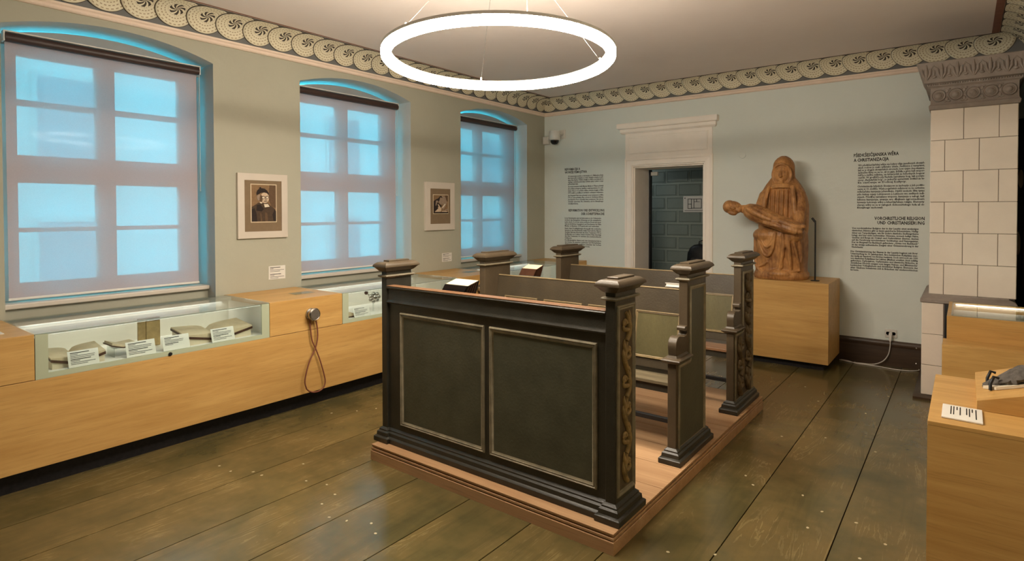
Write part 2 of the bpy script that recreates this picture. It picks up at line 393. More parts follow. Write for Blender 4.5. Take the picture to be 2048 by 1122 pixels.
# ---------------------------------------------------------------- cove with scallops
CZ0, CD, CH = 3.03, .21, .175
NC = 14
prof = [(CD*(1-math.cos(PI/2*i/NC)), CZ0+CH*math.sin(PI/2*i/NC)) for i in range(NC+1)]
TL = [0]
for i in range(NC): TL.append(TL[-1]+math.dist(prof[i], prof[i+1]))
def cove_pt(t, off=0):
    t = min(max(t, 0), TL[-1]); i = 0
    while i < NC-1 and TL[i+1] < t: i += 1
    f = (t-TL[i])/(TL[i+1]-TL[i]); th = PI/2*(i+f)/NC
    d = prof[i][0]+f*(prof[i+1][0]-prof[i][0]); z = prof[i][1]+f*(prof[i+1][1]-prof[i][1])
    nd, nz = CH*math.cos(th), -CD*math.sin(th); l = math.hypot(nd, nz)
    return d+off*nd/l, z+off*nz/l
def cove(name, fmap, a0, a1, mitre0, mitre1):
    root = struct(name)
    pr = [(0, 2.975), (.022, 2.975), (.03, 2.983), (.026, 2.992), (.026, 3.002), (.038, 3.01), (.038, 3.024), (.012, 3.03), (0, 3.03)]
    MB().loops([[fmap(a0+d*mitre0, d, z) for d, z in pr], [fmap(a1-d*mitre1, d, z) for d, z in pr]]).build('moulding', 'strip', root, 40)
    m = MB()
    ls = [[fmap(a0+d*mitre0, d, z) for d, z in prof], [fmap(a1-d*mitre1, d, z) for d, z in prof]]
    m.loops(ls, False, False).build('cove', 'cove', root, 60)
    return root
fl = lambda a, d, z: (XW+d, a, z)
fb = lambda a, d, z: (a, YB-d, z)
fr_ = lambda a, d, z: (XR-d, a, z)
cove_l = cove('trim_1', fl, YF, YB, 0, 1)
cove_b = cove('trim_2', fb, XW, XR, 1, 1)
cove_r = cove('trim_3', fr_, YF, YB, 0, 1)
def scallop_mesh(R, tc, hw):
    vs, fs, uvs = [], [], []
    seg, rings = 36, 7
    for i in range(rings+1):
        rr = i/rings
        for k in range(seg):
            a = 2*PI*k/seg; s_, t_ = R*rr*math.cos(a), R*rr*math.sin(a)
            off = .006-.030*s_
            d, z = cove_pt(tc+t_, off)
            vs.append((s_, -d, z)); uvs.append((.5+.5*rr*math.cos(a), .5+.5*rr*math.sin(a)))
    for i in range(rings):
        for k in range(seg):
            q = (k+1) % seg; fs.append((i*seg+k, (i+1)*seg+k, (i+1)*seg+q, i*seg+q))
    n = len(vs)
    for k in range(seg):   # rim thickness
        a = 2*PI*k/seg; s_, t_ = R*math.cos(a), R*math.sin(a); d, z = cove_pt(tc+t_, -.002)
        vs.append((s_, -d, z)); uvs.append((.5+.5*math.cos(a), .5+.5*math.sin(a)))
    for k in range(seg):
        q = (k+1) % seg; fs.append((rings*seg+k, n+k, n+q, rings*seg+q))
    me = bpy.data.meshes.new('scallop'); me.from_pydata(vs, [], fs)
    ul = me.uv_layers.new(name='UVMap')
    for lp in me.loops:
        ul.data[lp.index].uv = uvs[lp.vertex_index]
    for p in me.polygons: p.use_smooth = True
    me.materials.append(M['scallop']); return me
SM = scallop_mesh(.156, .166, .11)
def put_scallop(parent, loc, rz):
    o = bpy.data.objects.new('scallop', SM); COL.objects.link(o); o.parent = parent; o.location = loc; o.rotation_euler.z = rz
y = 7.0
while y > .6: put_scallop(cove_l, (XW, y, 0), PI/2); y -= .2265
x = XW+.1
while x < XR-.05: put_scallop(cove_b, (x, YB, 0), 0); x += .2175
y = 7.0
while y > 4.6: put_scallop(cove_r, (XR, y, 0), -PI/2); y -= .2265
# painted lines round the ceiling field
tl = struct('trim_4')
box('red_line', 'redline', tl, XW+.225, XW+.245, YF, YB-.225, ZC-.0015, ZC+.01)
box('dark_line', 'darkline', tl, XW+.207, XW+.214, YF, YB-.207, ZC-.002, ZC+.01)
box('dark_line', 'darkline', tl, XW+.207, XR-.207, YB-.214, YB-.207, ZC-.002, ZC+.01)
box('red_line', 'redline', tl, XR-.27, XR-.216, YF, YB-.207, ZC-.0015, ZC+.01)
box('dark_line', 'darkline', tl, XR-.214, XR-.207, YF, YB-.207, ZC-.002, ZC+.01)

# baseboard
bb = struct('baseboard_back')
def bbprof(x0, x1):
    pr = [(0, 0), (.03, 0), (.03, .17), (.026, .19), (.026, .2), (.034, .21), (.034, .235), (.018, .255), (0, .258)]
    return MB().loops([[(x0, YB-d, z) for d, z in pr], [(x1, YB-d, z) for d, z in pr]])
bbprof(-2.41, -.28).build('board', 'board', bb, 40)
bbprof(XW, -3.6).build('board', 'board', bb, 40)
for px_, pz_ in [(-.37, .215), (-.37, .06)]: MB().lathe([(.007, 0), (.007, -.004), (.003, -.006)], (px_, YB-.03, pz_), 'y', 10).build('screw', 'chrome', bb, 40)

# ---------------------------------------------------------------- windows
def make_window(i, y0, y1):
    yc = (y0+y1)/2; root = struct('window_%d' % (i+1), (-5.22, yc, .985))
    X0, X1 = -5.27, -5.2
    hw = (y1-y0)/2
    # stiles, rails
    for s in (-1, 1):
        a, b = sorted((yc+s*.53, yc+s*hw)); box('stile', 'winframe', root, X0, X1, a, b, .985, 2.75, .004)
    box('mullion', 'winframe', root, X0, X1+.015, yc-.06, yc+.06, .985, 2.75, .006)
    for s in (-1, 1):
        a, b = sorted((yc+s*.06, yc+s*.53))
        for z0, z1, nm in ((.985, 1.105, 'rail'), (1.806, 1.998, 'transom'), (2.69, 2.76, 'rail'), (1.458, 1.49, 'muntin'), (2.345, 2.385, 'muntin')):
            box(nm, 'winframe', root, X0, X1 if nm != 'muntin' else X1-.01, a, b, z0, z1, .003)
        for z0, z1 in ((1.105, 1.458), (1.49, 1.806), (1.998, 2.345), (2.385, 2.69)):
            box('pane', 'pane', root, -5.238, -5.234, a, b, z0, z1)
    # arched head board
    ys = [y0+(y1-y0)*k/20 for k in range(21)]
    poly = [(y0, 2.75)]+[(y1, 2.75)]+[(yy, arch_z(yy, y0, y1)) for yy in reversed(ys)]
    MB().prism(poly, lambda a, b, h: (h, a, b), -5.238, -5.234).build('pane', 'pane', root)
    g = .028
    poly2 = [(y0+.004, 2.735), (y1-.004, 2.735)]+[(min(max(yy, y0+.004), y1-.004), arch_z(yy, y0, y1)-g) for yy in reversed(ys)]
    MB().prism(poly2, lambda a, b, h: (h, a, b), -5.15, -5.135).build('arch_panel', 'archgrey', root)
    sl = MB().box(-5.34, -4.992, y0+.002, y1-.002, .953, .986).build('window_sill', 'sill', root, None, .006)
    for z in (1.1, 1.62, 2.02, 2.5):
        for s in (-1, 1):
            MB().lathe([(.008, -.03), (.008, .03)], (-5.19, yc+s*(hw-.05), z), 'z', 10).build('hinge', 'chrome', root, 40)
for i, (a, b) in enumerate(WINS): make_window(i, a, b)
def make_blind(y0, y1, label):
    yc = (y0+y1)/2; hw = .62
    t = thing('roller_blind', label, 'blind', (-5.06, yc, 1.0), 'roller blinds at the windows')
    MB().lathe([(.03, -hw), (.03, hw)], (-5.045, yc, 2.763), 'y', 24).build('roller', 'roller', t, 40)
    box('fabric', 'blind', t, -5.0735, -5.072, yc-hw+.004, yc+hw-.004, 1.015, 2.763)
    box('bottom_bar', 'plastic', t, -5.079, -5.067, yc-hw, yc+hw, 1.003, 1.019, .003)
    box('head_rail', 'plastic', t, -5.085, -5.025, yc-hw-.01, yc+hw+.012, 2.797, 2.806, .002)
    for s in (-1, 1): box('bracket', 'plastic', t, -5.085, -5.025, yc+s*(hw+.006)-.004, yc+s*(hw+.006)+.004, 2.735, 2.8)
    yk = yc+hw+.014
    MB().tube([(-5.06, yk, 2.76), (-5.06, yk, 1.8), (-5.065, yk+.004, 1.77), (-5.075, yk+.004, 1.77), (-5.085, yk, 1.8), (-5.085, yk, 2.76)], .0028, 6).build('chain', 'winframe', t, 60)
for (a, b), l in zip(WINS, ['grey roller blind lowered over the large window nearest the camera', 'grey roller blind lowered over the middle window, between the two framed prints', 'grey roller blind lowered over the far window beside the room corner']): make_blind(a, b, l)
# house across the street, seen dimly through the blinds
hf = thing('town_house', 'pale facade across the street, dimly visible through the window blinds', 'building', (-13, 5, -4))
box('wall', 'facade', hf, -13.3, -13, -14, 24, -4, 5.2)
for yy in range(-12, 24, 3):
    for z0 in (-3, -.2, 2.4):
        wv = box('window', 'winframe', hf, -13.02, -12.96, yy, yy+1.1, z0, z0+1.7)
        box('pane', 'facadewin', wv, -12.965, -12.95, yy+.08, yy+1.02, z0+.08, z0+1.62)
street = box('street_ground', 'ground', None, -30, -5.4, -20, 30, -4.1, -4, kind='structure')

# ================================================================ doorway and corridor
dr = struct('door_1', (-3.0, YB, 0))
CX0, CX1 = -3.588, -2.418
casp = [(0, .0), (0, .022), (.02, .03), (.03, .03), (.036, .024), (.08, .024), (.088, .03), (.1, .03), (.105, .02), (.12, .02), (.126, .0)]
def casing_side(s):
    x0, x1 = (CX0, DX0) if s < 0 else (CX1, DX1)
    sg = 1 if s < 0 else -1
    k = abs(x1-x0)/.126
    return MB().loops([[(x0+sg*a*k, YB-h, 0) for a, h in casp], [(x0+sg*a*k, YB-h, 2.29-a*.93) for a, h in casp]])
casing_side(-1).build('casing', 'white', dr, 40); casing_side(1).build('casing', 'white', dr, 40)
MB().loops([[(CX0+a*abs(DX0-CX0)/.126, YB-h, 2.29-a*.93) for a, h in casp], [(CX1-a*abs(DX1-CX1)/.126, YB-h, 2.29-a*.93) for a, h in casp]]).build('head_casing', 'white', dr, 40)
fz = box('frieze', 'white', dr, CX0+.008, CX1-.008, YB-.02, YB+.001, 2.29, 2.62)
MB().ring(lambda a, b, h: (a, YB-.02-h, b), CX0+.055, CX1-.055, 2.345, 2.575, [(0, 0), (.006, .008), (.014, .008), (.03, -.003)]).build('panel_moulding', 'white', fz, 40)
cor = MB()
pr = [(0, 2.615), (.03, 2.615), (.05, 2.635), (.05, 2.675), (.075, 2.68), (.085, 2.695), (.085, 2.742), (.08, 2.75), (0, 2.75)]
e0, e1 = CX0-.01, CX1+.01
ls = []
for d, z in pr: ls.append([(e0-d*.95, YB, z), (e0-d*.95, YB-d, z), (e1+d*.7, YB-d, z), (e1+d*.7, YB, z)])
cor.loops(ls).build('cornice', 'white', dr, 40)
box('jamb_lining', 'white', dr, DX0-.001, DX0+.012, YB, YB+.42, 0, DZ)
box('jamb_lining', 'white', dr, DX1-.012, DX1+.001, YB, YB+.42, 0, DZ)
box('head_lining', 'white', dr, DX0, DX1, YB, YB+.42, DZ-.012, DZ+.001)
box('threshold', 'board', dr, DX0, DX1, YB-.02, YB+.42, -.005, .012)
# corridor
CY1, CXA, CXB, CZT = 8.5, -5.3, -1.6, 2.42
box('floor_corridor', 'floor', None, CXA, CXB, YB+.3, CY1, -.05, 0, kind='structure')
box('ceiling_corridor', 'ceil', None, CXA, CXB, YB+.42, CY1+.1, CZT, CZT+.1, kind='structure')
box('wall_corridor_left', 'wall', None, CXA-.1, CXA, YB+.42, CY1+.1, 0, CZT+.1, kind='structure')
box('wall_corridor_right', 'wall', None, CXB, CXB+.1, YB+.42, CY1+.1, 0, CZT+.1, kind='structure')
wc = box('wall_corridor_back', 'clight', None, CXA, CXB, CY1, CY1+.1, 0, CZT+.1, kind='structure')
BW, BH = .3695, .2
blk = {}
def block_mesh(wd):
    g = .008
    return MB().rect_loft(g, wd-g, g, BH-g, [(0, 0), (0, .006), (-.012, .006), (-.017, .002), (-.022, .010)]).v, MB().rect_loft(g, wd-g, g, BH-g, [(0, 0), (0, .006), (-.012, .006), (-.017, .002), (-.022, .010)]).f
bv, bf = block_mesh(BW)
bme = MB(); bme.v = [(a, CY1-h, b) for a, b, h in bv]; bme.f = bf
first = None
for r_ in range(12):
    z = .01+r_*BH
    for c_ in range(-2, 9):
        x = -4.71+c_*BW+(BW/2 if r_ % 2 else 0)
        if x < CXA or x+BW > CXB: continue
        if first is None:
            first = bme.build('block', 'cblock', wc); first.location = (x, 0, z)
        else:
            o = first.copy(); COL.objects.link(o); o.location = (x, 0, z)
# door edge post and sign
dl = thing('glass_door_edge', 'dark upright edge of an open door inside the doorway', 'door', (-3.42, 7.56, 0))
box('edge_strip', 'black', dl, -3.447, -3.425, 7.545, 7.6, .012, 2.158)
box('seal', 'cable', dl, -3.452, -3.447, 7.55, 7.6, .012, 2.158)
box('closer', 'plastic', dl, -3.43, -3.33, 7.56, 7.6, 2.08, 2.13, .004)
sg = thing('floor_plan_sign', 'white floor plan sign on the grey block wall behind the doorway', 'sign', (-3.1, 8.48, 1.58))
box('plate', 'plastic', sg, -3.325, -2.98, 8.478, 8.489, 1.575, 1.815, .003)
m = MB()
for a0, a1, b0, b1 in [(.07, .078, .05, .2), (.07, .13, .192, .2), (.122, .13, .05, .2), (.07, .13, .115, .123), (.07, .13, .05, .058), (.13, .28, .19, .198), (.272, .28, .055, .198), (.13, .28, .055, .063), (.16, .168, .06, .195), (.2, .208, .15, .195), (.16, .25, .15, .156), (.02, .3, .02, .026), (.02, .035, .2, .215)]:
    m.box(-3.325+a0, -3.325+a1, 8.476, 8.4785, 1.575+b0, 1.575+b1)
m.build('plan', 'black', sg)
bp = thing('backpack', 'black backpack hanging in the corridor beyond the doorway', 'backpack', (-3.0, 8.4, .7))
m = MB(); ls = []
for z, rx, ry in [(.68, .15, .06), (.70, .19, .09), (.85, .2, .1), (.98, .19, .09), (1.06, .15, .075), (1.1, .1, .05), (1.11, .04, .02)]:
    ls.append([(-3.02+rx*math.copysign(abs(math.cos(a))**.6, math.cos(a)), 8.385+ry*math.copysign(abs(math.sin(a))**.7, math.sin(a)), z) for a in [2*PI*k/20 for k in range(20)]])
m.loops(ls).build('bag', 'black', bp, 60)
MB().tube([(-3.06, 8.4, 1.09), (-3.05, 8.4, 1.15), (-3.01, 8.42, 1.165), (-2.97, 8.4, 1.15), (-2.96, 8.4, 1.09)], .008, 8).build('strap', 'black', bp, 60)
MB().rect_loft(-3.12, -2.93, 8.275, 8.3, [(0, .74), (.01, .76), (.01, .9), (0, .92)]).build('front_pocket', 'black', bp, 40)
MB().lathe([(.01, 0), (.01, -.05), (.018, -.055), (.018, -.065)], (-3.01, 8.49, 1.15), 'y', 12).build('hook', 'chrome', bp, 40)
cl = thing('added_corridor_lamp', 'added white ceiling lamp lighting the corridor, unseen through the doorway', 'lamp', (-4.3, 7.95, 2.42))  # added lamp out of view, put in to light the corridor
MB().lathe([(.13, 0), (.14, -.02), (.14, -.035)], (-4.3, 7.95, 2.42), 'z', 24).build('base', 'plastic', cl, 40)
MB().lathe([(.13, -.034), (.125, -.06), (.08, -.085), (.01, -.095)], (-4.3, 7.95, 2.42), 'z', 24).build('shade', emit('corridor_glow', (.9, .97, 1, 1), 16), cl, 60)

# ================================================================ display counter along the windows
XF = -4.18
CASES = [(.962, 2.385), (3.045, 4.466), (5.2, 6.655)]
cb = thing('display_counter', 'long low oak counter base running along the window wall', 'counter', (-4.5, 3, 0))
box('body', 'oak', cb, -4.89, XF, YF+.02, YB-.005, .135, .640, .002)
box('plinth', 'plinth', cb, -4.89, -4.28, YF+.02, YB-.005, 0, .135)
edges = [YF+.02]+[v for c in CASES for v in c]+[YB-.005]
names = ['oak counter block left of the nearest glass case', 'oak counter block carrying a round steel handset with a looped brown cord', 'oak counter block between the middle and far glass cases', 'oak counter block in the corner beyond the far glass case']
for k in range(4):
    a, b = edges[2*k], edges[2*k+1]
    t = thing('counter_block', names[k], 'counter', ((-4.5), (a+b)/2, .6415), 'oak counter blocks between the cases')
    box('block', 'oak', t, -4.89, XF, a+.0015, b-.0015, .6432, .904, .002)
    box('card_slab', 'glass', t, XF-.34, XF-.22, b-.3, b-.12, .9045, .908)
clabel = ['glass display case with four white labels and old books, nearest the camera', 'glass display case with a silver ornament, under the middle window', 'glass display case in the far corner under the last window']
for k, (a, b) in enumerate(CASES):
    t = thing('display_case', clabel[k], 'display case', (-4.48, (a+b)/2, .6415), 'glass display cases on the counter')
    XBk = -4.80
    box('case_floor', 'lining', t, XBk, XF-.012, a+.002, b-.002, .6415, .662)
    box('case_back', 'lining', t, XBk, XBk+.012, a+.002, b-.002, .662, .872)
    box('case_end', 'lining', t, XBk+.012, XF-.012, a+.002, a+.012, .662, .872)
    box('case_end', 'lining', t, XBk+.012, XF-.012, b-.012, b-.002, .662, .872)
    fm = MB().ring(lambda p, q, h: (XF-.012+h, p, q), a+.002, b-.002, .6415, .9, [(0, 0), (0, .012), (.028, .012)])
    # pale border round the front pane: wider at the ends
    m = MB()
    m.box(XF-.010, XF, a+.002, a+.062, .6415, .9); m.box(XF-.010, XF, b-.062, b-.002, .6415, .9)
    m.box(XF-.010, XF, a+.062, b-.062, .6415, .672)
    m.build('front_border', 'caseg', t)
    box('front_pane', 'glass', t, XF-.008, XF-.002, a+.062, b-.062, .672, .9)
    box('top_pane', 'glass', t, XBk-.06, XF, a+.002, b-.002, .9, .908)
    m = MB(); m.box(XBk-.06, XBk+.04, a+.002, b-.002, .872, .9); m.box(XF-.032, XF-.0105, a+.002, b-.002, .892, .8995)
    m.build('light_channel', 'plastic', t)
    for q0, q1, qz in ((XBk+.004, XBk+.036, .8714), (XF-.03, XF-.013, .8914)):
        MB().add([(q0, a+.066, qz), (q1, a+.066, qz), (q1, b-.066, qz), (q0, b-.066, qz)], [(0, 1, 2, 3)]).build('led_strip', 'led', t)
    MB().lathe([(.012, 0), (.012, .006), (.006, .007)], (XF, (a+b)/2+.005, .652), 'x', 14).build('lock', 'black', t, 40)
# inside the first case: label cards, books
def card(name, label, cat, group, y0, y1, z0, z1, x, lean, lines, bold=(0, 4)):
    t = thing(name, label, cat, (x, (y0+y1)/2, z0), group)
    h = z1-z0
    f = lambda a, b, e: (x-lean*b+e, y0+a*(y1-y0), z0+b*h)
    m = MB().loops([[f(0, 0, 0), f(1, 0, 0), f(1, 1, 0), f(0, 1, 0)], [f(0, 0, .0025), f(1, 0, .0025), f(1, 1, .0025), f(0, 1, .0025)]]); m.build('card', 'card', t)
    m = MB()
    for q, (ln, wd) in enumerate(lines):
        b1 = .9-q*.1 if q < len(lines) else 0
        th_ = .045 if q in bold else .028
        m.loops([[f(.08, b1-th_, e), f(.08+ln, b1-th_, e), f(.08+ln, b1, e), f(.08, b1, e)] for e in (.0024, .0032)])
    m.build('print', 'ink', t)
    return t
LN = [(.62, 1), (.25, 1), (.8, 1), (.78, 1), (.66, 1), (.3, 1), (.8, 1), (.55, 1)]
GL = 'printed label cards in the display cases'
card('label_card', 'leftmost leaning white label card in the nearest glass case', 'label', GL, 1.135, 1.293, .664, .757, -4.235, .03, LN)
card('label_card', 'white label card before the small open book, left of the upright book', 'label', GL, 1.443, 1.614, .664, .757, -4.235, .03, LN)
card('label_card', 'white label card just right of the upright vellum book', 'label', GL, 1.66, 1.83, .664, .757, -4.235, .03, [(.55, 1), (.25, 1), (.7, 1), (.68, 1), (.5, 1), (.3, 1)])
card('label_card', 'rightmost leaning white label card in the nearest glass case, before the large open book', 'label', GL, 1.98, 2.145, .664, .757, -4.235, .03, LN)
card('label_card', 'white label card in the glass case under the middle window', 'label', GL, 3.21, 3.385, .664, .745, -4.235, .03, LN)
def open_book(name, label, yc, xc, z, hwid, dep, rise, sag, support):
    t = thing(name, label, 'book', (xc, yc, z))
    def sec(y0s, lift): return [(y0s[i], lift[i]) for i in range(len(y0s))]
    ya = [yc-hwid+2*hwid*i/16 for i in range(17)]
    def top(yy):
        s = abs(yy-yc)/hwid; return z+.02+.9*sag*s+rise*math.sin(PI*s**.5)
    ls = []
    for xx, k in ((xc-dep/2, .03), (xc+dep/2, 0)):
        up_ = [(xx, yy, top(yy)+k) for yy in ya]; dn = [(xx, yy, z+.012+k+.9*sag*abs(yy-yc)/hwid) for yy in reversed(ya)]
        ls.append(up_+dn)
    MB().loops(ls).build('pages', 'paper', t, 50)
    ls = []
    for xx, k in ((xc-dep/2-.006, .03), (xc+dep/2+.006, 0)):
        ls.append([(xx, yy, z+.011+k+.9*sag*abs(yy-yc)/hwid) for yy in ya]+[(xx, yy, z-.004+k+.9*sag*abs(yy-yc)/hwid) for yy in reversed(ya)])
    MB().loops(ls).build('cover', 'leather', t, 50)
    if support:
        for s in (-1, 1):
            m = MB()
            a, b = sorted((yc+s*hwid*.25, yc+s*hwid*.96))
            hh = z+.9*sag*.9
            m.loops([[(xc-dep/2, a, .662), (xc-dep/2, b, .662), (xc-dep/2, b, z+.03+.8*sag*(abs(b-yc)/hwid)), (xc-dep/2, a, z+.03+.8*sag*(abs(a-yc)/hwid))], [(xc+dep/2, a, .662), (xc+dep/2, b, .662), (xc+dep/2, b, z+.003+.8*sag*(abs(b-yc)/hwid)), (xc+dep/2, a, z+.003+.8*sag*(abs(a-yc)/hwid))]])
            m.build('cradle', 'support', t)
    return t
open_book('open_book', 'open old book with brown edges behind the leftmost label card', 1.20, -4.38, .670, .14, .2, .018, .045, True)
open_book('open_book', 'large open book with dark cover on cream cradles in the nearest case', 2.06, -4.40, .668, .24, .24, .022, .055, True)
t = thing('small_open_book', 'small open book on a clear acrylic stand in the nearest case', 'book', (-4.38, 1.45, .662))
m = MB().loops([[(-4.46, 1.385, .71), (-4.46, 1.55, .71), (-4.46, 1.55, .66), (-4.46, 1.385, .66)], [(-4.33, 1.385, .7), (-4.33, 1.55, .69), (-4.33, 1.55, .66), (-4.33, 1.385, .66)]])
MB().box(-4.45, -4.32, 1.40, 1.40+.004, .662, .715).box(-4.45, -4.32, 1.52, 1.524, .662, .715).box(-4.45, -4.32, 1.40, 1.524, .715, .719).build('acrylic_stand', 'glass', t)
MB().prism([(1.385, .745), (1.45, .722), (1.53, .735), (1.53, .742), (1.45, .735), (1.388, .758)], lambda a, b, h: (h, a, b), -4.45, -4.31).build('pages', 'paper', t)
MB().prism([(1.38, .738), (1.45, .716), (1.535, .728), (1.535, .735), (1.45, .722), (1.38, .746)], lambda a, b, h: (h, a, b), -4.455, -4.305).build('cover', 'leather', t)
t = thing('upright_book', 'upright closed book in mottled vellum with a dark top edge', 'book', (-4.5, 1.69, .662))
MB().prism([(1.645, .0), (1.735, .0), (1.735, .035), (1.645, .035)], lambda a, b, h: (-4.51+b, a, h), .664, .862).build('cover', 'vellum', t, None, .004)
MB().box(-4.475, -4.4735, 1.65, 1.73, .84, .86).build('title_band', 'leather', t)
MB().prism([(1.6, .0), (1.645, .01), (1.645, .03), (1.6, .02)], lambda a, b, h: (-4.51+b, a, h), .69, .862).build('spine', 'vellum', t, None, .004)
# second case
t = thing('silver_ornament', 'silver ornamental clasp with a dark round knob in the middle case', 'ornament', (-4.4, 3.53, .662))
for q in range(7):
    a = 2*PI*q/7
    MB().ell((-4.38, 3.55+.05*math.cos(a), .79+.035*math.sin(a)), (.012, .022, .02)).build('petal', 'chrome', t, 60)
MB().ell((-4.37, 3.55, .79), (.016, .03, .03)).build('boss', 'chrome', t, 60)
MB().lathe([(.001, 0), (.018, .004), (.018, .014), (.008, .02)], (-4.39, 3.455, .845), 'x', 16).build('knob', 'leather', t, 40)
MB().tube([(-4.39, 3.455, .845), (-4.39, 3.49, .82), (-4.385, 3.53, .8)], .005, 8).build('chain', 'chrome', t, 60)
MB().tube([(-4.4, 3.55, .76), (-4.4, 3.55, .662)], .006, 8).build('stand', 'glass', t, 60)
t = thing('small_prayer_book', 'small open book with pale pages at the left end of the middle case', 'book', (-4.33, 3.16, .662))
MB().box(-4.4, -4.28, 3.11, 3.25, .664, .672).build('cover', 'leather', t)
MB().prism([(3.115, .672), (3.245, .672), (3.245, .695), (3.2, .71), (3.115, .7)], lambda a, b, h: (h, a, b), -4.395, -4.285).build('pages', 'paper', t)
t = thing('white_paper_block', 'white stack of paper in the far corner display case', 'book', (-4.5, 5.9, .662))
MB().box(-4.6, -4.36, 5.75, 6.05, .663, .70).build('pages', 'card', t, None, .003)
MB().box(-4.61, -4.35, 5.74, 6.06, .70, .706).build('cover', 'vellum', t)

# listening handsets
def handset(yc, zc, label, cord):
    t = thing('listening_handset', label, 'handset', (XF, yc, zc), 'steel listening handsets on the counter')
    MB().lathe([(.046, .0), (.048, .004), (.048, .014), (.032, .02), (.03, .036), (.045, .044), (.052, .05), (.052, .062), (.044, .07), (.04, .066), (.002, .066)], (XF, yc, zc), 'x', 32).build('earpiece', 'chrome', t, 30)
    MB().lathe([(.04, .0665), (.038, .0685), (.002, .0685)], (XF, yc, zc), 'x', 32).build('grille', paint('steel_grille', L(120, 112, 102), .4, .1, 60, .3, .4, .6), t, 30)
    if cord:
        pts = [(2.715, .742), (2.722, .65), (2.733, .56), (2.764, .487), (2.80, .39), (2.835, .27), (2.846, .2), (2.826, .155), (2.78, .137), (2.72, .146), (2.675, .18), (2.655, .235), (2.665, .3), (2.70, .4), (2.752, .487), (2.776, .56), (2.78, .64), (2.765, .735)]
        P = []
        for i in range(len(pts)-1):
            p0, p1, p2, p3 = pts[max(i-1, 0)], pts[i], pts[i+1], pts[min(i+2, len(pts)-1)]
            for s in range(6):
                u = s/6
                P.append(tuple(.5*((2*p1[j])+(-p0[j]+p2[j])*u+(2*p0[j]-5*p1[j]+4*p2[j]-p3[j])*u*u+(-p0[j]+3*p1[j]-3*p2[j]+p3[j])*u**3) for j in (0, 1)))
        P.append(pts[-1]); n = len(P)
        MB().tube([(XF+.02+.016*math.sin(PI*i/(n-1))+(.008 if i > n*.6 else 0), a+yc-2.737, b) for i, (a, b) in enumerate(P)], .0055, 8).build('cord', 'cord', t, 60)
    else:
        MB().tube([(XF+.025, yc, zc-.03), (XF+.03, yc-.02, .5), (XF+.03, yc-.08, .25), (XF+.03, yc, .16), (XF+.03, yc+.08, .25), (XF+.03, yc+.02, .5), (XF+.025, yc, zc-.03)], .0055, 8).build('cord', 'cord', t, 60)
handset(2.737, .772, 'steel listening handset with brown looped cord on the counter front', True)
handset(4.815, .755, 'steel listening handset half hidden behind the dark pew post', False)

# ================================================================ framed prints and wall labels
def fyz(x): return lambda a, b, h: (x+h, a, b)
def framed(label, oy, oz, my, mz, py_, pz_):
    t = thing('framed_print', label, 'picture', (XW, (oy[0]+oy[1])/2, (oz[0]+oz[1])/2), 'framed prints between the windows')
    MB().ring(fyz(XW), oy[0], oy[1], oz[0], oz[1], [(0, .0), (0, .024), (.004, .026), (my[0]-oy[0], .026), (my[0]-oy[0], .021)]).build('frame', 'sill', t)
    box('mount', 'mat', t, XW, XW+.0215, my[0]-.004, my[1]+.004, mz[0]-.004, mz[1]+.004)
    box('print_edge', 'paper', t, XW+.021, XW+.0225, py_[0]-.008, py_[1]+.008, pz_[0]-.008, pz_[1]+.008)
    return t
P1 = ((2.504, 2.966), (1.367, 1.93)); PR1 = ((2.626, 2.852), (1.512, 1.833))
t = framed('white framed portrait print of an old man in a dark cap and white bands', P1[0], P1[1], (2.563, 2.912), (1.424, 1.876), PR1[0], PR1[1])
inks = {k: paint('print_'+k, L(*c), .85, .15, 60) for k, c in dict(bg=(132, 104, 74), dark=(44, 34, 30), mid=(96, 74, 54), skin=(196, 172, 146), robe=(74, 58, 44), hair=(150, 130, 112), light=(214, 200, 178), line=(60, 46, 36)).items()}
def draw(t, rect, src, shapes):
    (y0, y1), (z0, z1) = rect; sx0, sy0, sx1, sy1 = src
    mp = lambda p: (y0+(p[0]-sx0)/(sx1-sx0)*(y1-y0), z1-(p[1]-sy0)/(sy1-sy0)*(z1-z0))
    lay = 0
    for nm, poly, ink in shapes:
        q = [mp((min(max(a, sx0), sx1), min(max(b, sy0), sy1))) for a, b in poly]
        lay += 1
        MB().prism(q, fyz(XW), .0222, .0226+.00035*lay).build(nm, inks[ink], t)
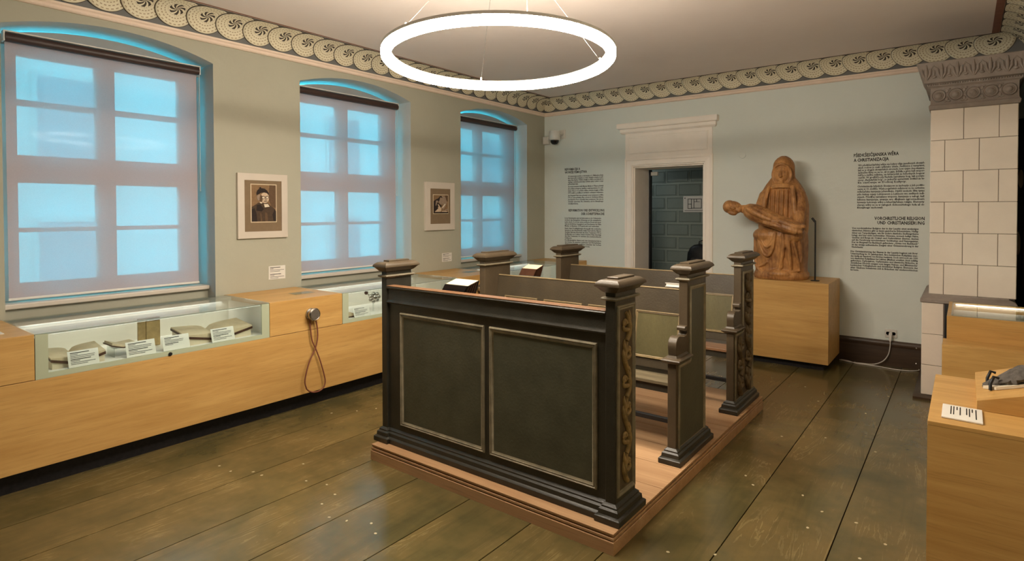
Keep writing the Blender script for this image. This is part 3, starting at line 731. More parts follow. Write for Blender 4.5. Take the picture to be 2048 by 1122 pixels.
draw(t, PR1, (125, 50, 720, 975), [
    ('background', [(125, 50), (720, 50), (720, 975), (125, 975)], 'bg'),
    ('shade', [(560, 50), (720, 50), (720, 640), (600, 600), (540, 400)], 'mid'),
    ('robe', [(125, 610), (200, 560), (290, 500), (420, 500), (520, 510), (600, 590), (680, 640), (720, 760), (720, 975), (125, 975)], 'robe'),
    ('sleeve', [(125, 660), (190, 640), (240, 760), (260, 975), (125, 975)], 'dark'),
    ('sleeve', [(690, 660), (720, 720), (720, 975), (660, 975), (630, 800)], 'dark'),
    ('fold', [(330, 760), (350, 760), (380, 975), (340, 975)], 'mid'),
    ('fold', [(440, 740), (500, 760), (520, 975), (450, 975)], 'mid'),
    ('fold', [(250, 560), (330, 540), (420, 660), (360, 720), (240, 700)], 'dark'),
    ('hair', ellp(300, 370, 50, 75), 'hair'),
    ('face', ellp(440, 375, 105, 135), 'skin'),
    ('cheek_shade', ellp(350, 400, 35, 95), 'mid'),
    ('cap', [(245, 310), (242, 250), (265, 190), (310, 145), (370, 132), (440, 145), (500, 190), (540, 260), (535, 300), (500, 262), (430, 240), (350, 250), (290, 290)], 'dark'),
    ('cap_tip', [(300, 130), (345, 100), (360, 140), (330, 150)], 'dark'),
    ('spectacles', ellp(402, 365, 46, 38, 18), 'line'), ('spectacles', ellp(500, 362, 40, 36, 18), 'line'),
    ('lens', ellp(405, 368, 32, 26, 16), 'light'), ('lens', ellp(498, 365, 28, 25, 16), 'light'),
    ('bridge', [(440, 345), (470, 345), (470, 358), (440, 358)], 'line'),
    ('nose', [(450, 370), (470, 370), (485, 425), (455, 432)], 'hair'),
    ('mouth', [(415, 455), (490, 448), (500, 458), (430, 470)], 'line'),
    ('collar', [(312, 475), (372, 490), (368, 518), (330, 512)], 'light'),
    ('bands', [(415, 532), (510, 528), (552, 600), (432, 616)], 'light')])
P2 = ((4.69, 5.172), (1.376, 1.937)); PR2 = ((4.816, 5.056), (1.575, 1.787))
t = framed('white framed small print of a figure bent over a book, beside the far window', P2[0], P2[1], (4.765, 5.11), (1.432, 1.888), PR2[0], PR2[1])
draw(t, PR2, (200, 110, 835, 890), [
    ('background', [(200, 110), (835, 110), (835, 890), (200, 890)], 'bg'),
    ('glow', ellp(590, 330, 180, 190), 'hair'),
    ('shade', [(700, 110), (835, 110), (835, 400), (760, 330)], 'mid'),
    ('cloak', [(200, 380), (300, 300), (400, 250), (470, 170), (530, 140), (590, 200), (570, 240), (470, 270), (460, 330), (400, 420), (470, 500), (560, 560), (520, 640), (420, 690), (300, 780), (200, 860)], 'dark'),
    ('face', [(490, 210), (560, 215), (565, 270), (545, 310), (500, 300), (480, 250)], 'hair'),
    ('shirt', [(310, 350), (380, 340), (400, 420), (350, 440), (320, 560), (285, 560)], 'hair'),
    ('arm', [(375, 500), (410, 500), (470, 590), (495, 640), (440, 660)], 'skin'),
    ('hand', ellp(440, 645, 55, 35), 'skin'),
    ('tilted_book', [(560, 640), (715, 360), (800, 400), (640, 740), (590, 720)], 'hair'),
    ('page_edge', [(560, 640), (690, 480), (720, 500), (590, 670)], 'light'),
    ('open_page', [(260, 830), (390, 690), (540, 640), (520, 800), (480, 830)], 'skin'),
    ('book_pile', [(560, 790), (720, 780), (800, 810), (780, 835), (560, 830)], 'skin'),
    ('book_pile', [(690, 720), (830, 690), (830, 750), (720, 770)], 'hair'),
    ('table', [(200, 835), (835, 835), (835, 890), (200, 890)], 'dark')])
for y0, y1, z0, z1, l in ((2.788, 2.949, .992, 1.112, 'small white label on the wall below the portrait print'), (4.974, 5.138, .997, 1.1, 'small white label on the wall below the print of the bent figure')):
    card('wall_label', l, 'label', 'labels on the window wall', y0, y1, z0, z1, XW+.001, 0, [(.62, 1), (.2, 1), (.84, 1), (.6, 1), (0.01, 1), (.66, 1), (.25, 1), (.84, 1), (.5, 1)], (0, 5))
t = thing('label_card', 'white card lying on the oak counter at the left picture edge', 'label', (-4.45, .8, .905))
MB().box(-4.45, -4.33, .70, .86, .9045, .9075).build('card', 'card', t)

# security camera and its box
t = thing('dome_camera', 'white dome security camera in the corner below the cornice', 'camera', (-4.62, 6.97, 2.65))
MB().lathe([(.03, .10), (.075, .09), (.082, .06), (.082, -.03), (.07, -.04)], (-4.62, 6.97, 2.64), 'z', 28).build('housing', 'plastic', t, 40)
MB().lathe([(.062, -.038), (.058, -.065), (.04, -.092), (.01, -.1)], (-4.62, 6.97, 2.64), 'z', 24).build('dome', paint('smoked_dome', L(26, 26, 30), .1, .05, 5, 0, .6), t, 60)
MB().tube([(-4.6, 7.0, 2.7), (-4.58, 7.06, 2.7), (-4.58, 7.11, 2.7)], .028, 12).build('arm', 'plastic', t, 60)
MB().box(-4.63, -4.53, 7.1, YB, 2.63, 2.76).build('mount_plate', 'plastic', t, None, .006)
t = thing('junction_box', 'small white junction box on the wall beside the dome camera', 'box', (-4.84, 7.08, 2.6))
MB().box(-4.885, -4.79, 7.055, YB, 2.565, 2.68).build('body', 'plastic', t, None, .008)
MB().box(-4.88, -4.795, 7.05, 7.056, 2.57, 2.675).build('lid', 'plastic', t, None, .004)
t = thing('wall_cover', 'round plaster cover on the back wall beside the statue', 'cover', (-2.074, YB, 2.25))
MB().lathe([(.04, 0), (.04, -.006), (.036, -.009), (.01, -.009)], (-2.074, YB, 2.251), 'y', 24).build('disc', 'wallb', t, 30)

# ================================================================ pine platform
PX0, PX1, PY0, PY1 = -3.015, -1.27, 2.405, 4.945
t = thing('platform', 'low pine platform carrying the three dark pews', 'platform', ((PX0+PX1)/2, (PY0+PY1)/2, 0))
MB().rect_loft(PX0, PX1, PY0, PY1, [(0, 0), (0, .058), (-.003, .0615)]).build('base_frame', 'pine', t)
MB().rect_loft(PX0, PX1, PY0, PY1, [(-.02, .0615), (-.02, .0675), (-.003, .0675), (-.002, .0685), (-.002, .078), (-.004, .08), (-.022, .08), (-.022, .0865), (-.006, .0865), (-.005, .088), (-.005, .094)]).build('stepped_edge', 'pine', t)
nb = 9; bw_ = (PY1-PY0)/nb
for k in range(nb):
    MB().box(PX0+.003, PX1-.003, PY0+.003+k*bw_, PY0+(k+1)*bw_-.0012-(.003 if k == nb-1 else 0), .094, .1).build('board', 'pine', t, None, .0012)
ZP = .1

# ================================================================ pews
CAPP = [(0, 1.205), (.012, 1.212), (.03, 1.232), (.04, 1.238), (.04, 1.246), (.034, 1.256), (.018, 1.268), (.008, 1.270)]
BASEP = [(.038, ZP), (.04, ZP+.006), (.04, ZP+.03), (.034, ZP+.036), (.026, ZP+.04), (.024, ZP+.062), (.014, ZP+.07), (.014, ZP+.078), (.004, ZP+.086), (0, ZP+.09)]
def post_cap(root, x0, x1, y0, y1, mat, top=True):
    c = MB().rect_loft(x0, x1, y0, y1, CAPP).build('cap', mat, root, 40)
    MB().rect_loft(x0-.002, x1+.002, y0+.02, y1-.02, [(0, 1.269), (0, 1.278), (-.004, 1.280)]).build('cap_slab', mat, c)
    MB().rect_loft(x0, x1, y0, y1, [(0, 1.166), (.014, 1.172), (.018, 1.178), (.014, 1.184), (0, 1.187)]).build('bead', 'moulding', root, 40)
def side_frame(root, x, sgn, poly_rect, mat, pmat, name='end_panel'):
    y0, y1, z0, z1 = poly_rect
    f = lambda a, b, h: (x+sgn*h, a, b)
    fo = MB().ring(f, y0, y1, z0, z1, [(0, .0005), (.003, .008), (.01, .010), (.016, .004), (.022, .006), (.027, .0008)]).build('panel_moulding', mat, root, 40)
    MB().prism([(y0+.026, z0+.026), (y1-.026, z0+.026), (y1-.026, z1-.026), (y0+.026, z1-.026)], f, -.004, .0012).build(name, pmat, root)
def swoosh(m, f, pts, w0, w1, n=10, h=.006):
    # tapered relief leaf along a quadratic curve
    (a0, b0), (a1, b1), (a2, b2) = pts; ls = []
    P = []; R = []
    for i in range(n+1):
        u = i/n; a = (1-u)**2*a0+2*u*(1-u)*a1+u*u*a2; b = (1-u)**2*b0+2*u*(1-u)*b1+u*u*b2
        P.append(Vector(f(a, b, h*.35))); R.append(w0+(w1-w0)*u+.25*w0*math.sin(PI*u))
    m.tube(P, R, 8, True, .8)
def carve_strip(root, f, a0, a1, b0, b1, mat, name='carving'):
    m = MB(); w_ = a1-a0; ac = (a0+a1)/2; n = max(3, int((b1-b0)/(w_*1.15))); hh = (b1-b0)/n
    for k in range(n):
        s = 1 if k % 2 else -1; z = b0+k*hh
        swoosh(m, f, [(ac-s*w_*.05, z), (ac+s*w_*.5, z+hh*.35), (ac-s*w_*.05, z+hh*1.02)], w_*.15, w_*.10)
        for q, (sx, up_) in enumerate(((.42, .62), (-.4, .5), (.3, .95))):
            swoosh(m, f, [(ac+s*w_*.12, z+hh*(.2+.2*q)), (ac+s*w_*sx*1.15, z+hh*(up_-.12)), (ac+s*w_*sx*.75, z+hh*(up_+.12))], w_*.14, w_*.04)
        # curl
        cx, cz, r_ = ac-s*w_*.22, z+hh*.62, w_*.2
        P = [Vector(f(cx+s*r_*(1-i/16*.75)*math.cos(i/16*5.2), cz+r_*(1-i/16*.75)*math.sin(i/16*5.2), .003)) for i in range(17)]
        m.tube(P, [w_*.11*(1-.5*i/16) for i in range(17)], 8, True, .8)
        m.ell(f(cx, cz, .003), (w_*.1,)*3, None, 10, 6)
    m.build(name, mat, root, 60)

# --- front parapet
XI0, XI1 = -2.963, -1.366
t = thing('parapet_pew', 'dark green front pew wall with two large panels, nearest the camera', 'pew', (-2.16, 2.6, ZP), 'pews on the platform')
for x0, x1, sg in ((-3.013, -2.963, -1), (-1.366, -1.311, 1)):
    MB().rect_loft(x0, x1, 2.5, 2.715, [(0, ZP), (0, 1.21)]).build('post', 'dgreen', t, None, .004)
    post_cap(t, x0, x1, 2.5, 2.715, 'olive')
    MB().rect_loft(x0, x1, 2.5, 2.715, BASEP).build('base_moulding', 'dgreen', t, 40)
    xs = x1 if sg > 0 else x0
    side_frame(t, xs, sg, (2.512, 2.703, .215, 1.145), 'moulding', 'olive')
    if sg > 0: carve_strip(t, lambda a, b, h: (xs+.0012+h, a, b), 2.555, 2.66, .27, 1.1, 'carve')
box('wall_board', 'dgreen', t, XI0, XI1, 2.517, 2.55, ZP, 1.03)
FP = lambda a, b, h: (a, 2.517-h, b)
for a0, a1 in ((-2.85, -2.143), (-2.107, -1.418)):
    MB().ring(FP, a0, a1, .226, .952, [(0, .0005), (.003, .010), (.008, .013), (.013, .007), (.018, .010), (.024, .004), (.03, .0008)]).build('panel_moulding', 'moulding', t, 40)
    MB().prism([(a0+.029, .255), (a1-.029, .255), (a1-.029, .923), (a0+.029, .923)], FP, -.005, .0012).build('panel', 'dpanel', t)
MB().loops([[(x, y, z) for y, z in ((2.517, 1.0), (2.505, 1.003), (2.499, 1.012), (2.505, 1.022), (2.509, 1.03), (2.509, 1.095), (2.497, 1.1), (2.495, 1.107), (2.5, 1.113), (2.55, 1.118), (2.56, 1.1), (2.56, 1.0))] for x in (XI0, XI1)]).build('top_rail', 'dgreen', t, 40)
MB().box(XI0, XI1, 2.498, 2.562, 1.1125, 1.119).build('rail_cap', 'rail', t, None, .0025)
MB().loops([[(x, 2.517-o, z) for o, z in BASEP]+[(x, 2.517, ZP)] for x in (XI0, XI1)]).build('base_moulding', 'dgreen', t, 40)
MB().loops([[(x, y, z) for y, z in ((2.56, 1.08), (2.56, 1.10), (2.74, 1.055), (2.74, 1.035))] for x in (XI0, XI1)]).build('book_ledge', 'olive', t)
MB().box(XI0, XI1, 2.735, 2.75, 1.035, 1.075).build('ledge_lip', 'olive', t, None, .003)

# --- two benches
def bench(dy, label, carved):
    t = thing('bench_pew', label, 'pew', (-2.16, 3.6+dy, ZP), 'pews on the platform')
    Y = lambda v: v+dy
    yu0, yu1, yl0 = Y(3.478), Y(3.80), Y(3.305)
    for x0, x1, sg in ((-3.013, -2.958, -1), (-1.39, -1.335, 1)):
        MB().rect_loft(x0, x1, yu0, yu1, [(0, ZP), (0, 1.21)]).build('post', 'olive', t, None, .004)
        post_cap(t, x0, x1, yu0, yu1, 'olive')
        MB().rect_loft(x0, x1, yl0, yu1, BASEP).build('base_moulding', 'dgreen', t, 40)
        MB().rect_loft(x0+.0005, x1-.0005, yl0, yu0+.01, [(0, ZP+.01), (0, .70)]).build('front_post', 'olive', t, None, .004)
        MB().rect_loft(x0, x1, yl0, yu0-.004, [(0, .688), (.012, .694), (.028, .706), (.03, .714), (.024, .722), (.006, .728), (0, .74)]).build('arm_ledge', 'olive', t, 40)
        sc_ = [(yu0+.004, .738), (yl0+.012, .738), (yl0+.006, .752)]+[(yl0+.052+.052*math.cos(a), .792+.058*math.sin(a)) for a in [math.radians(205-q*9.5) for q in range(14)]]
        sc_ += [(yl0+.115, .838), (yu0-.02, .838), (yu0-.012, .848), (yu0+.004, .852)]
        MB().prism(sc_, lambda a, b, h: (h, a, b), x0+.001, x1-.001).build('arm_scroll', 'rail' if False else 'olive', t, 35, .003)
        MB().prism([(yu0-.035, .868), (yu0+.004, .868), (yu0+.004, .895), (yu0-.03, .895), (yu0-.038, .884)], lambda a, b, h: (h, a, b), x0+.001, x1-.001).build('scroll_block', 'olive', t, 35, .002)
        xs = x1 if sg > 0 else x0
        f = lambda a, b, h: (xs+sg*h, a, b)
        # L shaped side panel: lower and upper fields
        pol = [(yl0+.025, .165), (yu1-.02, .165), (yu1-.02, 1.135), (yu0+.03, 1.135), (yu0+.03, .685), (yl0+.025, .685)]
        def inset(d):
            return [(yl0+.025+d, .165+d), (yu1-.02-d, .165+d), (yu1-.02-d, 1.135-d), (yu0+.03+d, 1.135-d), (yu0+.03+d, .685-d), (yl0+.025+d, .685-d)]
        MB().loops([[f(a, b, h) for a, b in inset(d)] for d, h in ((0, .0005), (.003, .008), (.01, .011), (.018, .005), (.026, .0008))], False).build('panel_moulding', 'moulding', t, 40)
        MB().prism(inset(.025), f, -.004, .0012).build('end_panel', 'olive' if carved else 'dpanel', t)
        if carved and sg > 0:
            g = lambda a, b, h: (xs+.0012+h, a, b)
            carve_strip(t, g, yu0+.085, yu1-.07, .72, 1.1, 'carved')
            carve_strip(t, g, yl0+.07, yl0+.225, .21, .64, 'carved')
            carve_strip(t, g, yl0+.265, yu1-.065, .21, .7, 'carved')
    xi0, xi1 = -2.958, -1.39
    yb0, yb1, zb0, zb1 = Y(3.555), Y(3.652), .577, 1.088
    nrm = Vector((0, -(zb1-zb0), (yb1-yb0))).normalized()
    ylen = math.hypot(yb1-yb0, zb1-zb0)
    FB = lambda a, b, h: (a, yb0+(yb1-yb0)*b/ylen+nrm.y*h, zb0+(zb1-zb0)*b/ylen+nrm.z*h)
    MB().prism([(xi0, 0), (xi1, 0), (xi1, ylen), (xi0, ylen)], FB, -.028, 0).build('backrest', 'oliveb', t, None, .003)
    MB().prism([(xi0, ylen-.004), (xi1, ylen-.004), (xi1, ylen+.006), (xi0, ylen+.006)], FB, -.034, .004).build('top_edge', 'ocmould', t, None, .003)
    sz = ylen/(zb1-zb0)
    for a0, a1 in ((-2.87, -2.56), (-2.497, -2.167), (-2.113, -1.783), (-1.745, -1.43)):
        b0, b1 = (.634-zb0)*sz, (.935-zb0)*sz
        MB().ring(FB, a0, a1, b0, b1, [(0, .0005), (.002, .009), (.006, .010), (.009, .004), (.013, .006), (.018, .0008)]).build('panel_moulding', 'ocmould', t, 40)
        MB().prism([(a0+.017, b0+.017), (a1-.017, b0+.017), (a1-.017, b1-.017), (a0+.017, b1-.017)], FB, -.004, .0012).build('panel', 'ocpanel', t)
    MB().box(xi0, xi1, Y(3.405), Y(3.74), .522, .545).build('seat', 'worn' if not carved else 'rail', t, None, .004)
    MB().box(xi0, xi1, Y(3.42), Y(3.445), .475, .522).build('seat_rail', 'dgreen', t)
    MB().box(xi0, xi1, Y(3.40), Y(3.43), .296, .323).build('stretcher', 'iron', t, None, .002)
    for xx in (xi0+.02, xi1-.05): MB().box(xx, xx+.03, Y(3.43), Y(3.72), .49, .522).build('seat_bearer', 'dgreen', t)
    if not carved:
        MB().loops([[(x, y, z) for y, z in ((Y(3.672), 1.06), (Y(3.672), 1.085), (Y(3.80), 1.045), (Y(3.80), 1.022))] for x in (xi0, xi1)]).build('book_ledge', 'olive', t)
        MB().box(xi0, xi1, Y(3.795), Y(3.81), 1.02, 1.06).build('ledge_lip', 'olive', t, None, .003)
    return t
bench(0, 'middle bench pew with ochre panelled backrest and scrolled arm', False)
bench(1.085, 'rear bench pew with carved end panel, nearest the statue', True)

# books on the ledges
def closed_book(label, x0, x1, y0, y1, zf, zb, th, cover, edge, name='hymn_book'):
    t = thing(name, label, 'book', ((x0+x1)/2, (y0+y1)/2, zf), 'books on the pew ledges')
    f = lambda a, b, h: (a, y0+(y1-y0)*b, zb+(zf-zb)*b+h)
    sl = .0
    MB().loops([[f(x0, 0, h), f(x1, 0, h), f(x1, 1, h), f(x0, 1, h)] for h in (0, .004)]).build('back_cover', cover, t)
    MB().loops([[f(x0+.006, .03, h), f(x1-.006, .03, h), f(x1-.006, .97, h), f(x0+.006, .97, h)] for h in (.004, th-.004)]).build('pages', edge, t)
    MB().loops([[f(x0, 0, h), f(x1, 0, h), f(x1, 1, h), f(x0, 1, h)] for h in (th-.004, th)]).build('front_cover', cover, t)
    MB().loops([[f(x1-.004, 0, h), f(x1+.003, 0, h), f(x1+.003, 1, h), f(x1-.004, 1, h)] for h in (0, th)]).build('spine', cover, t)
    return t
def spread_book(label, x0, x1, yf, yb_, zf, th, cover):
    # thick book standing tilted on its lower edge, page block showing upward
    t = thing('hymn_book', label, 'book', ((x0+x1)/2, (yf+yb_)/2, zf), 'books on the pew ledges')
    k = .03
    f = lambda a, b, c: (x0+(x1-x0)*a+k*c, yf+(yb_-yf)*b, zf+c*th+(.026*b if c > .5 else -.012*b))
    blk = lambda a0, a1, b0, b1, c0, c1: [[f(a0, b0, c), f(a1, b0, c), f(a1, b1, c), f(a0, b1, c)] for c in (c0, c1)]
    MB().loops(blk(.02, .97, .06, .94, .02, 1)).build('pages', 'paper', t)
    MB().loops(blk(0, 1, 0, .06, -.02, .96)).build('front_cover', cover, t)
    MB().loops(blk(0, 1, .94, 1, -.02, .96)).build('back_cover', cover, t)
    MB().loops(blk(.97, 1.0, 0, 1, -.02, .96)).build('spine', cover, t)
    for q in range(4): MB().loops(blk(1.0, 1.012, .12+.2*q, .2+.2*q, 0, .95)).build('spine_band', 'leather', t)
    return t
spread_book('thick dark hymn book with pale page edges on the front pew ledge', -2.55, -2.36, 2.585, 2.69, 1.108, .045, 'black')
spread_book('thick pale edged hymn book on the ledge behind the middle bench', -2.785, -2.64, 3.69, 3.78, 1.094, .055, 'leather')
closed_book('thin white booklet on the ledge behind the middle bench, near its right end', -1.565, -1.42, 3.68, 3.79, 1.072, 1.098, .026, 'card', 'card', 'booklet')

# ================================================================ statue on its plinth
t = thing('statue_plinth', 'square oak plinth under the carved wooden statue', 'plinth', (-1.53, 6.77, 0))
box('body', 'oakx', t, -2.02, -1.048, 6.43, 7.08, .072, .875, .002)
box('recessed_foot', 'plinth', t, -1.96, -1.1, 6.49, 7.08, 0, .072)
SX, SY, SZ = -1.553, 6.735, .876
def make_statue():
    m = MB()
    def sup(c, rx, ryf, ryb, z, n=40, e=2.6, fold=0, ph=0, fr=9):
        l = []
        for k in range(n):
            a = 2*PI*k/n; ca, sa = math.cos(a), math.sin(a)
            q = (abs(ca)**e+abs(sa)**e)**(-1/e); ry = ryf if sa < 0 else ryb
            g = 1+fold*math.sin(fr*a+ph)
            l.append((c[0]+rx*q*ca*g, c[1]+ry*q*sa*g, z))
        return l
    m.loops([sup((0, .0), .262, .235, .2, 0, e=2.3), sup((0, 0), .272, .245, .2, .03, e=2.3), sup((0, 0), .265, .235, .2, .07, e=2.3, fold=.02, fr=7)])
    sk = [(.05, .252, .2), (.12, .25, .2), (.2, .253, .21), (.3, .257, .225), (.4, .258, .24), (.46, .255, .25), (.5, .245, .24), (.53, .22, .2)]
    m.loops([sup((0, .0), rx, ry, .19, z, fold=.014, ph=z*3) for z, rx, ry in sk])
    m.ell((-.13, -.13, .46), (.125, .13, .085)); m.ell((.135, -.13, .46), (.12, .13, .085))
    to = [(.44, .24, .17), (.55, .248, .16), (.68, .253, .155), (.78, .252, .15), (.86, .236, .145), (.94, .206, .135), (1.0, .172, .12), (1.05, .135, .105), (1.1, .1, .085)]
    m.loops([sup((.008, .03), rx, ry, ry, z, e=2.3) for z, rx, ry in to])
    # veil and head
    m.loops([sup((.019, .0), rx, ryf, ryb, z, e=2.1) for z, rx, ryf, ryb in [(.98, .125, .09, .12), (1.04, .116, .06, .115), (1.1, .11, .05, .112), (1.16, .109, .05, .11), (1.2, .106, .09, .107), (1.225, .1, .112, .1), (1.255, .085, .1, .088), (1.28, .062, .078, .068), (1.302, .028, .04, .036)]])
    m.ell((.015, -.046, 1.108), (.08, .074, .104))
    m.ell((.015, -.055, 1.065), (.056, .05, .055))
    m.tube([(.015-.092*math.cos(a), -.066-.044*math.sin(a)**2*(1 if math.sin(a) > 0 else .4), 1.1+.112*math.sin(a)) for a in [math.radians(q) for q in range(-90, 271, 15)]], .013, 8)
    m.ell((.013, -.118, 1.105), (.012, .02, .036)); m.ell((.013, -.128, 1.08), (.017, .016, .012))
    for s in (-1, 1):
        m.ell((.015+s*.031, -.098, 1.118), (.017, .012, .008)); m.tube([(.015+s*.012, -.106, 1.138), (.015+s*.03, -.106, 1.144), (.015+s*.052, -.094, 1.136)], .007, 6)
    m.ell((.014, -.106, 1.052), (.022, .010, .0055)); m.ell((.014, -.104, 1.042), (.019, .010, .006)); m.ell((.014, -.098, 1.018), (.024, .018, .016))
    m.tube([(.02+.105*math.cos(a), -.02+.1*math.sin(a), .975-.018*math.sin(a)) for a in [2*PI*q/20 for q in range(21)]], .02, 8)
    m.tube([(.02+.12*math.cos(a), -.02+.115*math.sin(a), .948-.025*math.sin(a)) for a in [2*PI*q/20 for q in range(21)]], .016, 8)
    # arms with wide sleeves
    m.tube([(-.11, .0, .95), (-.155, -.02, .88), (-.178, -.06, .77), (-.18, -.13, .69), (-.12, -.22, .6)], [.055, .07, .072, .065, .045], 12)
    m.tube([(.13, .0, .96), (.172, -.02, .89), (.192, -.06, .77), (.2, -.13, .66), (.215, -.2, .57)], [.055, .07, .072, .065, .045], 12)
    m.ell((.225, -.22, .545), (.045, .05, .055))
    for q in range(4): m.tube([(.2+.018*q, -.25, .54), (.195+.018*q, -.285, .525), (.19+.018*q, -.3, .5)], .010, 6)
    # outer mantle edges
    m.tube([(-.10, -.1, .98), (-.13, -.15, .85), (-.15, -.16, .7), (-.17, -.15, .6)], [.02, .026, .024, .02], 8)
    m.tube([(.13, -.1, .98), (.15, -.15, .85), (.165, -.16, .7), (.17, -.15, .62)], [.02, .024, .022, .02], 8)
    # skirt folds: hanging loops and long pleats
    def sfront(u, w_):
        ry = .2+.05*min(max((w_-.1)/.36, 0), 1); return -ry*max(0, 1-abs(u/.258)**2.6)**(1/2.6)
    def ffold(pts, r):
        P = []
        for i in range(len(pts)-1):
            for s in range(5):
                k = s/5; u = pts[i][0]+(pts[i+1][0]-pts[i][0])*k; w_ = pts[i][1]+(pts[i+1][1]-pts[i][1])*k
                P.append((u, sfront(u, w_)-r*.55, w_))
        u, w_ = pts[-1]; P.append((u, sfront(u, w_)-r*.55, w_)); n = len(P)
        m.tube(P, [r*1.12*(.6+.4*math.sin(PI*i/(n-1))) for i in range(n)], 8)
    ffold([(-.205, .5), (-.18, .41), (-.145, .31), (-.115, .26), (-.086, .245), (-.055, .27), (-.03, .33), (-.01, .42), (0, .49)], .017)
    ffold([(-.18, .49), (-.14, .4), (-.11, .35), (-.085, .335), (-.05, .37), (-.02, .43)], .013)
    ffold([(.07, .48), (.075, .38), (.065, .27), (.045, .18), (.03, .12)], .018)
    ffold([(.11, .5), (.12, .36), (.13, .22), (.135, .1)], .02)
    ffold([(.15, .5), (.175, .34), (.2, .2), (.21, .09)], .015)
    ffold([(.2, .5), (.222, .36), (.226, .24), (.22, .18)], .013)
    ffold([(-.235, .45), (-.235, .25), (-.215, .13), (-.17, .08), (-.13, .07)], .016)
    ffold([(-.2, .12), (-.13, .15), (-.09, .18)], .012)
    ffold([(-.06, .085), (.0, .095), (.05, .13), (.06, .18)], .014)
    ffold([(-.12, .075), (-.05, .07), (.03, .075), (.12, .085), (.22, .1)], .016)
    m.ell((.02, -.19, .06), (.13, .07, .045))
    # the body lying across the lap
    ax = [(-.36, -.2, .742, .04), (-.32, -.205, .735, .05), (-.285, -.215, .726, .075), (-.22, -.235, .702, .093), (-.14, -.25, .668, .094), (-.06, -.26, .634, .086), (.02, -.268, .602, .082), (.09, -.27, .575, .084), (.15, -.27, .555, .078), (.2, -.27, .54, .068), (.235, -.268, .532, .05)]
    m.tube([a[:3] for a in ax], [a[3] for a in ax], 16)
    rot = Matrix.Rotation(math.radians(14), 3, 'Y')
    m.ell((-.445, -.2, .757), (.098, .072, .07), rot)
    m.ell((-.49, -.195, .765), (.068, .074, .072), rot)
    # face of the reclining head, turned to the front
    m.ell((-.44, -.268, .752), (.034, .014, .011), rot); m.ell((-.418, -.268, .745), (.012, .017, .012), rot)
    for dz in (.022, -.024): m.ell((-.455, -.262, .757+dz), (.010, .012, .016), rot)
    m.tube([(-.47, -.262, .79), (-.467, -.27, .762), (-.472, -.262, .728)], .008, 6)
    m.ell((-.392, -.262, .738), (.007, .010, .022), rot); m.ell((-.368, -.25, .732), (.024, .022, .032), rot)
    m.ell((-.45, -.22, .695), (.05, .04, .025), rot)
    # its arms and crossed feet
    m.tube([(-.27, -.29, .745), (-.19, -.325, .70), (-.1, -.335, .655), (-.02, -.34, .625)], [.034, .034, .028, .022], 10)
    m.ell((.005, -.342, .612), (.035, .016, .022))
    m.tube([(.05, -.33, .615), (.13, -.34, .585), (.21, -.335, .555), (.26, -.32, .55)], [.03, .034, .03, .026], 10)
    m.tube([(.08, -.33, .56), (.16, -.335, .53), (.225, -.33, .505)], [.04, .042, .034], 10)
    m.ell((.27, -.315, .56), (.032, .03, .022)); m.ell((.243, -.32, .505), (.03, .03, .024))
    m.tube([(-.1, -.32, .60), (0, -.345, .575), (.08, -.345, .55)], [.02, .024, .02], 8)
    me = bpy.data.meshes.new('statue_raw'); me.from_pydata(m.v, [], m.f)
    bm = bmesh.new(); bm.from_mesh(me); bmesh.ops.recalc_face_normals(bm, faces=bm.faces); bm.to_mesh(me); bm.free()
    ob = bpy.data.objects.new('statue_raw', me); COL.objects.link(ob)
    rm = ob.modifiers.new('remesh', 'REMESH'); rm.mode = 'VOXEL'; rm.voxel_size = .0062
    sm = ob.modifiers.new('smooth', 'SMOOTH'); sm.iterations = 2; sm.factor = .5
    dg = bpy.context.evaluated_depsgraph_get()
    out = bpy.data.meshes.new_from_object(ob.evaluated_get(dg))
    bpy.data.objects.remove(ob)
    for v in out.vertices:   # pleats of the gown on the breast
        x, y, z = v.co
        if -.125 < x < .14 and .6 < z < .955 and -.2 < y < -.08:
            e = min((x+.125)/.03, (.14-x)/.03, 1)*min((z-.6)/.04, (.955-z)/.03, 1)
            v.co.y += .015*e*math.sin((x-.008*(z-.7))*2*PI/.044)
    def dent(c, r, d):
        for v in out.vertices:
            q = ((v.co.x-c[0])/r[0])**2+((v.co.y-c[1])/r[1])**2+((v.co.z-c[2])/r[2])**2
            if q < 4: v.co.y += d*math.exp(-q)
    for s in (-1, 1):
        dent((.015+s*.033, -.11, 1.127), (.020, .03, .010), .013); dent((.015+s*.031, -.11, 1.108), (.018, .03, .006), .007)
        dent((.015+s*.024, -.11, 1.07), (.008, .03, .016), .007)
    dent((.014, -.11, 1.047), (.022, .03, .004), .008); dent((.014, -.11, 1.034), (.02, .03, .006), .006)
    for dz in (.022, -.024): dent((-.455, -.27, .757+dz), (.008, .03, .016), .012)
    dent((-.392, -.27, .738), (.005, .03, .022), .009); dent((-.378, -.27, .736), (.005, .03, .022), .006); dent((-.33, -.27, .735), (.012, .05, .05), .012)
    for p in out.polygons: p.use_smooth = True
    out.materials.clear(); out.materials.append(M['statue'])
    o = bpy.data.objects.new('wooden_statue', out); COL.objects.link(o); o.location = (SX, SY, SZ)
    tag(o, 'carved brown wooden statue of a veiled seated woman holding a body across her lap', 'statue')
make_statue()
t = thing('spot_reader', 'thin black stem light with a small angled head beside the statue', 'lamp', (-1.206, 6.63, .875))
MB().lathe([(.042, 0), (.042, .006), (.01, .008)], (-1.206, 6.63, .876), 'z', 24).build('foot', 'black', t, 40)
MB().tube([(-1.206, 6.63, .88), (-1.206, 6.63, 1.47), (-1.209, 6.63, 1.485)], .0075, 10).build('stem', 'black', t, 60)
